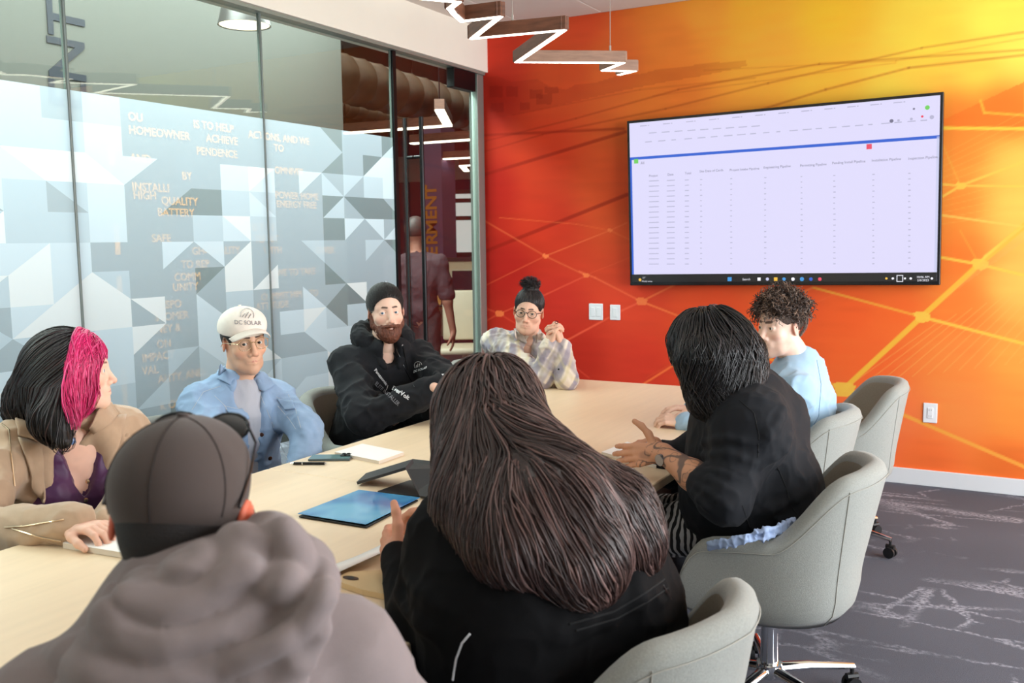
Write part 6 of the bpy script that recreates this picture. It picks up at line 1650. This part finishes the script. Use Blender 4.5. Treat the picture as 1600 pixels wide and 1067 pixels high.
# ================= woman with very long dark brown hair, back to the camera
def long_hair_woman():
    f = seated('woman with very long dark brown hair and black top, seen from behind', (222, 160, 132), (-.84, 1.72))
    Hc = A(768, 655, 2.06); Rh = rotm(44, -24, -4); T = T4(Rh, Hc)
    N = A(810, 735, 1.99)
    J = joints(58, 14, (-.82, 1.72, .60), N, .21, EL=A(650, 985, 1.92), ER=A(860, 880, 2.35), WL=A(622, 872, 2.16), WR=A(690, 800, 2.42), drop=.07)
    J['SL'] = A(715, 845, 1.90); J['SR'] = A(925, 790, 2.10)
    o = dict(w=.97); V, Fc, c, s = head_mesh(o, T, N, (226, 170, 142), h=.0035); f.add(V, Fc, c); f.base_body(J, 1.2)
    hand(f, J['WL'], A(592, 842, 2.28)-J['WL'], np.cross((0, .2, 1), A(592, 842, 2.28)-J['WL']), 1, .85, size=1.02, thumb=(1.15, .0), fore=J['WL']+(J['EL']-J['WL'])*.25)
    hand(f, J['WR'], A(655, 800, 2.46)-J['WR'], (0, .2, 1), 1, 1.0, size=1.0, thumb=(.8, .2), fore=J['WR']+(J['ER']-J['WR'])*.25)
    f.finish(); eyes(f.e, T, o, I_br); trousers(f, J, 1.3)
    R = J['R']; j = Sdf(); torso_ops(j, J, 1.25, .020, arms=False, dep=1.12)
    for px, py, d_, r in ((880, 900, 1.93, .18), (790, 960, 1.82, .17), (930, 935, 1.98, .16), (800, 1040, 1.86, .17), (985, 945, 2.06, .115)): j.ell(A(px, py, d_), (r, r, r*.95), .08)
    j.cone(N, A(760, 850, 1.88), .08, .13, .08); j.cone(N, A(900, 830, 2.0), .08, .14, .08)
    j.chain([J['SL'], J['EL']], [.098, .070], .04); j.cone(J['EL'], J['WL'], .064, .037, .03); j.chain([J['SR'], J['ER'], J['WR']], [.088, .064, .04], .03)
    jo, Vj, Fj = f.cloth('black_top', j, M_blkshirt, h=.0075, amp=.007, f=6, seed=81, stretch=(1, 1, 1.6), amp2=.006, creases=[(.014, .03, [(880, 950), (950, 930), (1020, 880)]), (.012, .03, [(870, 985), (950, 962), (1030, 905)]), (.012, .03, [(640, 900), (660, 930), (690, 950)]), (.012, .03, [(628, 930), (650, 960), (680, 985)])])
    bj = bvh_of(Vj, Fj)
    W(seam('waist_seam', bj, [(890, 975), (960, 955), (1010, 925), (1038, 905)], .0022, Ms0, f.e, off=.0), f)
    W(seam('waist_seam', bj, [(900, 985), (965, 966), (1015, 938), (1044, 918)], .0022, Ms0, f.e, off=.0), f)
    W(seam('side_piping', bj, [(735, 990), (722, 1005), (713, 1030), (708, 1062)], .0022, M_print, f.e, off=.001), f)
    # hair curtain
    vol = Sdf(); cen = Hc+Rh@np.array([0, -.016, .040]); vol.ell(cen, (.094, .112, .100), .02, '+', Rh)
    for a_, b_, r0, r1 in (((768, 650, 2.03), (790, 730, 1.93), .100, .120), ((790, 730, 1.93), (850, 800, 1.80), .115, .125), ((850, 800, 1.80), (900, 868, 1.75), .12, .095), ((760, 690, 2.0), (745, 790, 1.84), .085, .07), ((745, 790, 1.84), (800, 850, 1.73), .07, .08),
                           ((830, 760, 1.90), (950, 810, 1.87), .105, .085), ((950, 810, 1.87), (985, 850, 1.86), .085, .06), ((725, 640, 2.06), (705, 740, 2.08), .045, .035)):
        vol.cone(A(*a_), A(*b_), r0, r1, .05)
    Vv, Fv = vol.mesh(.007)
    Vv = Vv+vnormals(Vv, Fv)*(.008*folds(Vv, 20, 5, (1, 1, .25)))[:, None]
    raw('hair', Vv-f.off, Fv, mat('dark_brown_hair_mass', (44, 32, 32), .42, bump=.6, bscale=150, stretch=(1, 1, .15)), f.e)
    ro = sphere_roots(4200, cen, (.092, .110, .098), 41, lambda v: (v[:, 2] > -.45)); rl = (ro-Hc)@Rh; ro = ro[rl[:, 1] < .075][:3400]
    tgt_ = A(900, 905, 1.78); away = -heading(44)
    rgt = CM[0]
    def dl(p, t):
        x = (p-cen)@rgt
        o_ = (p-cen)*np.array([1, 1, 0]); o_ = o_/(np.linalg.norm(o_, axis=1, keepdims=True)+.02)
        return o_*(1.0 if t < .15 else .0)+rgt[None]*(.42+1.1*np.clip(x, -.1, .25))[:, None]*(0 if t < .15 else 1)+np.array([[0, 0, -.35 if t < .1 else -1.0]])
    g = np.random.RandomState(2)
    strands('long_locks', vol, ro, dl, .40+.24*g.rand(len(ro)), .0024, hair_mat('brown_long_locks', (52, 38, 38), .36), f.e, f.off, steps=26, wav=.006, wf=7, tgt=(-.001, .012), col=hcol((54, 38, 36), .35, (100, 76, 72), .22), curl_from=.2, tip=.12)
    cz = Vv[(((Vv-CAMP)*vnormals(Vv, Fv)).sum(1) < 0) & (Vv[:, 2] < 1.12) & (Vv[:, 2] > .90)]; cz = cz[np.random.RandomState(7).permutation(len(cz))[:1900]]
    strands('long_locks', vol, cz, lambda p, t: rgt[None]*(.30+1.0*np.clip((p-cen)@rgt, -.1, .25))[:, None]+np.array([[0, 0, -1.0]]), .14+.16*np.random.RandomState(9).rand(len(cz)), .0024, hair_mat('brown_long_locks', (52, 38, 38), .36), f.e, f.off, steps=14, wav=.005, wf=7, tgt=(.000, .010), col=hcol((56, 40, 38), .35, (108, 82, 78), .25), curl_from=.2, tip=.12, seed=3)
    pe = empty('pen', tuple(map(float, A(650, 808, 2.4))), 0, 'silver pen in the right hand of the long-haired woman', 'pen')
    pen(pe, A(648, 810, 2.40), A(672, 796, 2.43), M_chrome, .0045)
    return f
Ms0 = mat('black_seam', (8, 8, 10), .95)
long_hair_woman()

# ================= man in the taupe hoodie and dark cap, nearest the camera
def hoodie_man():
    f = seated('man in taupe hoodie and dark brown cap nearest the camera, seen from behind', (196, 96, 70), (-.86, .82))
    Hc = A(286, 806, 1.27); Rh = rotm(29, -8, 2); T = T4(Rh, Hc)
    N = A(300, 945, 1.22)
    J = joints(44, 12, (-.80, .72, .60), N, .178, EL=A(-60, 1250, 1.25), ER=A(690, 1260, 1.35), WL=A(60, 1150, 1.5), WR=A(560, 1120, 1.6), drop=.115)
    o = dict(w=1.0, ear=.012); V, Fc, c, s = head_mesh(o, T, N, (214, 110, 82), h=.0035); f.add(V, Fc, c); f.base_body(J, 1.1)  # skin reddened: backlight through the ears is put into the colour
    f.finish(); eyes(f.e, T, o, I_br); trousers(f, J, 1.1)
    h = Sdf(); h.ell((0, -.014, .020), (.0795, .100, .092), 0); h.cone((0, -.06, -.03), (0, -.062, -.075), .048, .042, .03); h.ell((0, .10, -.02), (.09, .085, .085), .01, '-')
    for g in (-1, 1): h.ell((g*.086, 0, -.01), (.02, .03, .035), .004, '-')
    Vh, Fh = h.mesh(.004); raw('hair', Vh@Rh.T+Hc-f.off, Fh, mat('cropped_dark_hair', (26, 20, 20), .7, noise=.3, nscale=300, bump=.8, bscale=500), f.e)
    c_ = Sdf(); c_.ell((0, -.014, .042), (.089, .108, .092), 0); c_.ell((0, .03, .075), (.070, .06, .054), .03); c_.half((0, 0, -.022), (0, .32, -1), .006)
    Vc, Fcx = c_.mesh(.004); Vc = Vc@Rh.T+Hc; raw('cap', Vc-f.off, Fcx, M_capb, f.e)
    rows = []
    for i in range(15):
        u = -1+2*i/14; row = []
        for q in range(7):
            t = q/6; x = u*.080*(1-.05*t); y = .055+.040*(1-u*u)+t*.070*math.sqrt(max(0, 1-(u*.93)**2)); z = .034-.016*t-.034*u*u; row.append((x, y, z))
        rows.append(row)
    Vb = np.array([p for r in rows for p in r]); ix = np.arange(105).reshape(15, 7)
    Fb = np.stack([ix[:-1, :-1].ravel(), ix[1:, :-1].ravel(), ix[1:, 1:].ravel(), ix[:-1, 1:].ravel()], 1)
    br = raw('brim', Vb@Rh.T+Hc-f.off, Fb, M_capb, f.e); md = br.modifiers.new('thickness', 'SOLIDIFY'); md.thickness = .004; md.offset = 0
    L_ = lambda p: tuple(Rh@np.array(p)+Hc-f.off)
    MB().tube([L_((0, -.014, .133)), L_((0, -.014, .139))], .008, 12).build('cap_button', M_capb, f.e, smooth=True)
    Mcs = mat('cap_seam', (46, 38, 36), .9)
    for k in range(6):
        a_ = PI*k/3+PI/2; MB().tube([L_((.0895*math.cos(a_)*math.cos(e), -.014+.1085*math.sin(a_)*math.cos(e), .042+.0925*math.sin(e))) for e in np.linspace(PI/2, -.35 if math.sin(a_) < .5 else .2, 12)], .0011, 5).build('cap_seam', Mcs, f.e)
    # sunglasses resting on the cap
    sg = empty('sunglasses', tuple(np.array(L_((0, .05, .11)))+f.off), 0, 'black sunglasses resting on top of the dark brown cap', 'sunglasses')
    off = np.array(sg.location); LW = lambda p: tuple(Rh@np.array(p)+Hc-off)
    for g in (-1, 1):
        pts = [LW((g*(.036+.031*math.cos(a_)), .074+.012*math.sin(a_)-.012*abs(.036+.031*math.cos(a_))/.07, .116+.019*math.sin(a_))) for a_ in np.linspace(0, 2*PI, 17)[:-1]]
        b = MB(); b.poly(pts); ob = b.build('dark_lens', mat('smoked_lens', (16, 18, 20), .08), sg); md = ob.modifiers.new('t', 'SOLIDIFY'); md.thickness = .002
        MB().tube(pts, .003, 6, closed=True).build('rim', M_bezel, sg, smooth=True)
        MB().tube([LW((g*.068, .060, .118)), LW((g*.086, .035, .098)), LW((g*.092, -.01, .062)), LW((g*.089, -.045, .020))], [.002, .002, .002, .003], 6).build('temple', M_bezel, sg, smooth=True)
    MB().tube([LW((-.008, .072, .124)), LW((.008, .072, .124))], .003, 6).build('bridge', M_bezel, sg)
    # hoodie
    R = J['R']; j = Sdf(); torso_ops(j, J, 1.12, .022, sl=(.058, .056, .05, .042), dep=1.1, k=.08); j.cone(N, J['C'], .09, .15, .08)
    pass
    jo, Vj, Fj = f.cloth('hoodie', j, M_taupe, h=.0065, amp=.006, f=5, seed=91, amp2=.006, creases=[(.007, .03, [(90, 1010), (130, 1030), (150, 1060)])])
    ho = Sdf(); bk = -R[:, 1]
    Rt = R@np.array(Matrix.Rotation(math.radians(-20), 3, 'Y'))       # the hood rides up on the right
    ring_op(ho, N+R[:, 2]*.040+bk*.005+R[:, 0]*.008, 0, .092, .020, n=20, R=Rt, k=.02, a0=math.radians(150), a1=math.radians(395), squash=(1.0, .95))
    ring_op(ho, N+R[:, 2]*.010+bk*.02+R[:, 0]*.010, 0, .112, .030, n=18, R=Rt, k=.03, a0=math.radians(150), a1=math.radians(395), squash=(1.05, .95))
    ring_op(ho, N-R[:, 2]*.035+bk*.040+R[:, 0]*.010, 0, .112, .038, n=16, R=Rt, k=.035, a0=math.radians(165), a1=math.radians(380), squash=(1.15, .75))
    ho.cone(N-R[:, 2]*.10+bk*.115-R[:, 0]*.09, N-R[:, 2]*.11+bk*.12+R[:, 0]*.10, .030, .034, .05)
    ho.ell(N+R[:, 0]*.105+R[:, 2]*.055-bk*.01, (.035, .05, .04), .03, '+', R)
    for r_, d_, pts in ((.020, 1.15, [(190, 925), (289, 906), (330, 872), (396, 850), (440, 838)]), (.024, 1.14, [(442, 842), (466, 872), (492, 905), (500, 935)]), (.026, 1.10, [(500, 935), (486, 980), (455, 1020), (405, 1038)]),
                        (.018, 1.10, [(300, 935), (355, 905), (400, 900), (446, 915), (470, 950)]), (.024, 1.08, [(190, 950), (255, 978), (320, 1000), (390, 1018), (436, 1000)]),
                        (.026, 1.09, [(182, 962), (215, 1000), (280, 1030), (380, 1042)]), ):
        ho.chain([A(x_, y_, d_) for x_, y_ in pts], [r_*.85]*len(pts), .02)
    Vh2, Fh2 = ho.mesh(.0055); Vh2 = relax(Vh2, Fh2, 2, .5); nn = vnormals(Vh2, Fh2); Vh2 = Vh2+nn*(.004*folds(Vh2, 11, 7, (1, 1, 2.2))+.003*folds(Vh2, 26, 9, (1, 1, 1.8)))[:, None]
    q = (Vh2-N)@R; rr = np.hypot((q[:, 0]-.015)/1.25, q[:, 2]-.06)+.012*vnoise(Vh2, 12, 4)
    ph = rr/.045+.45*vnoise(Vh2, 7, 6)+.5*q[:, 0]; ml = smooth01((.02-q[:, 1])/.06)
    nn = vnormals(Vh2, Fh2); Vh2 = Vh2+nn*(.013*(np.abs(np.sin(PI*ph))**.7-.62)*ml*(.5+.9*vnoise(Vh2, 8, 9)))[:, None]
    Vh2 = relax(Vh2, Fh2, 1, .4)
    raw('hood', Vh2-f.off, Fh2, M_taupe, f.e)
    return f
hoodie_man()

# ================= person standing in the office beyond the glass
def office_person():
    p = A(652, 460, 7.6); f = Figure('person in dark shirt standing in the office beyond the glass door', (float(p[0]), float(p[1]), 0), (150, 100, 84))
    b0 = np.array([p[0], p[1], 0]); F_ = heading(20); r = np.array([F_[1], -F_[0], 0]); u = np.array([0, 0, 1.])
    s = Sdf(); hc = b0+u*1.58
    s.ell(hc+u*.03, (.076, .095, .10), .02); s.cone(hc-u*.06, b0+u*1.40, .05, .058, .02)
    s.ell(b0+u*1.20, (.175, .12, .22), .05); s.ell(b0+u*.96, (.16, .12, .14), .06)
    for g in (-1, 1):
        sh = b0+r*g*.19+u*1.34; el = sh+r*g*.06-u*.30+F_*.0; wr = el+r*g*.03-u*.25+F_*.05
        s.cone(b0+u*1.36, sh, .06, .058, .05); s.chain([sh, el, wr], [.05, .040, .027], .03); hand_ops(s, wr, (0, 0, -1), r*g, g, .35)
        s.chain([b0+r*g*.09+u*.88, b0+r*g*.10+u*.48, b0+r*g*.10+u*.09], [.088, .060, .045], .03); s.cone(b0+r*g*.10+u*.045, b0+r*g*.11+u*.04+F_*.17, .042, .034, .03)
    V, Fc = s.mesh(.009); f.add(relax(V, Fc), Fc); f.finish()
    h = Sdf(); h.ell(hc+u*.045-F_*.01, (.083, .104, .10), 0); h.half(hc-u*.02, -u, .01); Vh, Fh = h.mesh(.008); raw('hair', Vh-f.off, Fh, mat('office_hair', (40, 28, 26), .6), f.e)
    t = Sdf(); t.ell(b0+u*1.20, (.19, .135, .225), .05); t.ell(b0+u*.98, (.178, .137, .15), .06)
    for g in (-1, 1): sh = b0+r*g*.19+u*1.34; t.cone(b0+u*1.37, sh, .068, .07, .05); t.cone(sh, sh+r*g*.055-u*.25, .068, .062, .03)
    f.cloth('dark_shirt', t, mat('dark_plum_shirt', (44, 26, 34), .85), h=.010, amp=.010, f=8)
    q = Sdf()
    for g in (-1, 1): q.chain([b0+r*g*.09+u*.90, b0+r*g*.10+u*.48, b0+r*g*.10+u*.09], [.102, .074, .062], .03)
    f.cloth('trousers', q, mat('dark_office_trousers', (40, 32, 36), .85), h=.012, amp=.006)
    return f
office_person()
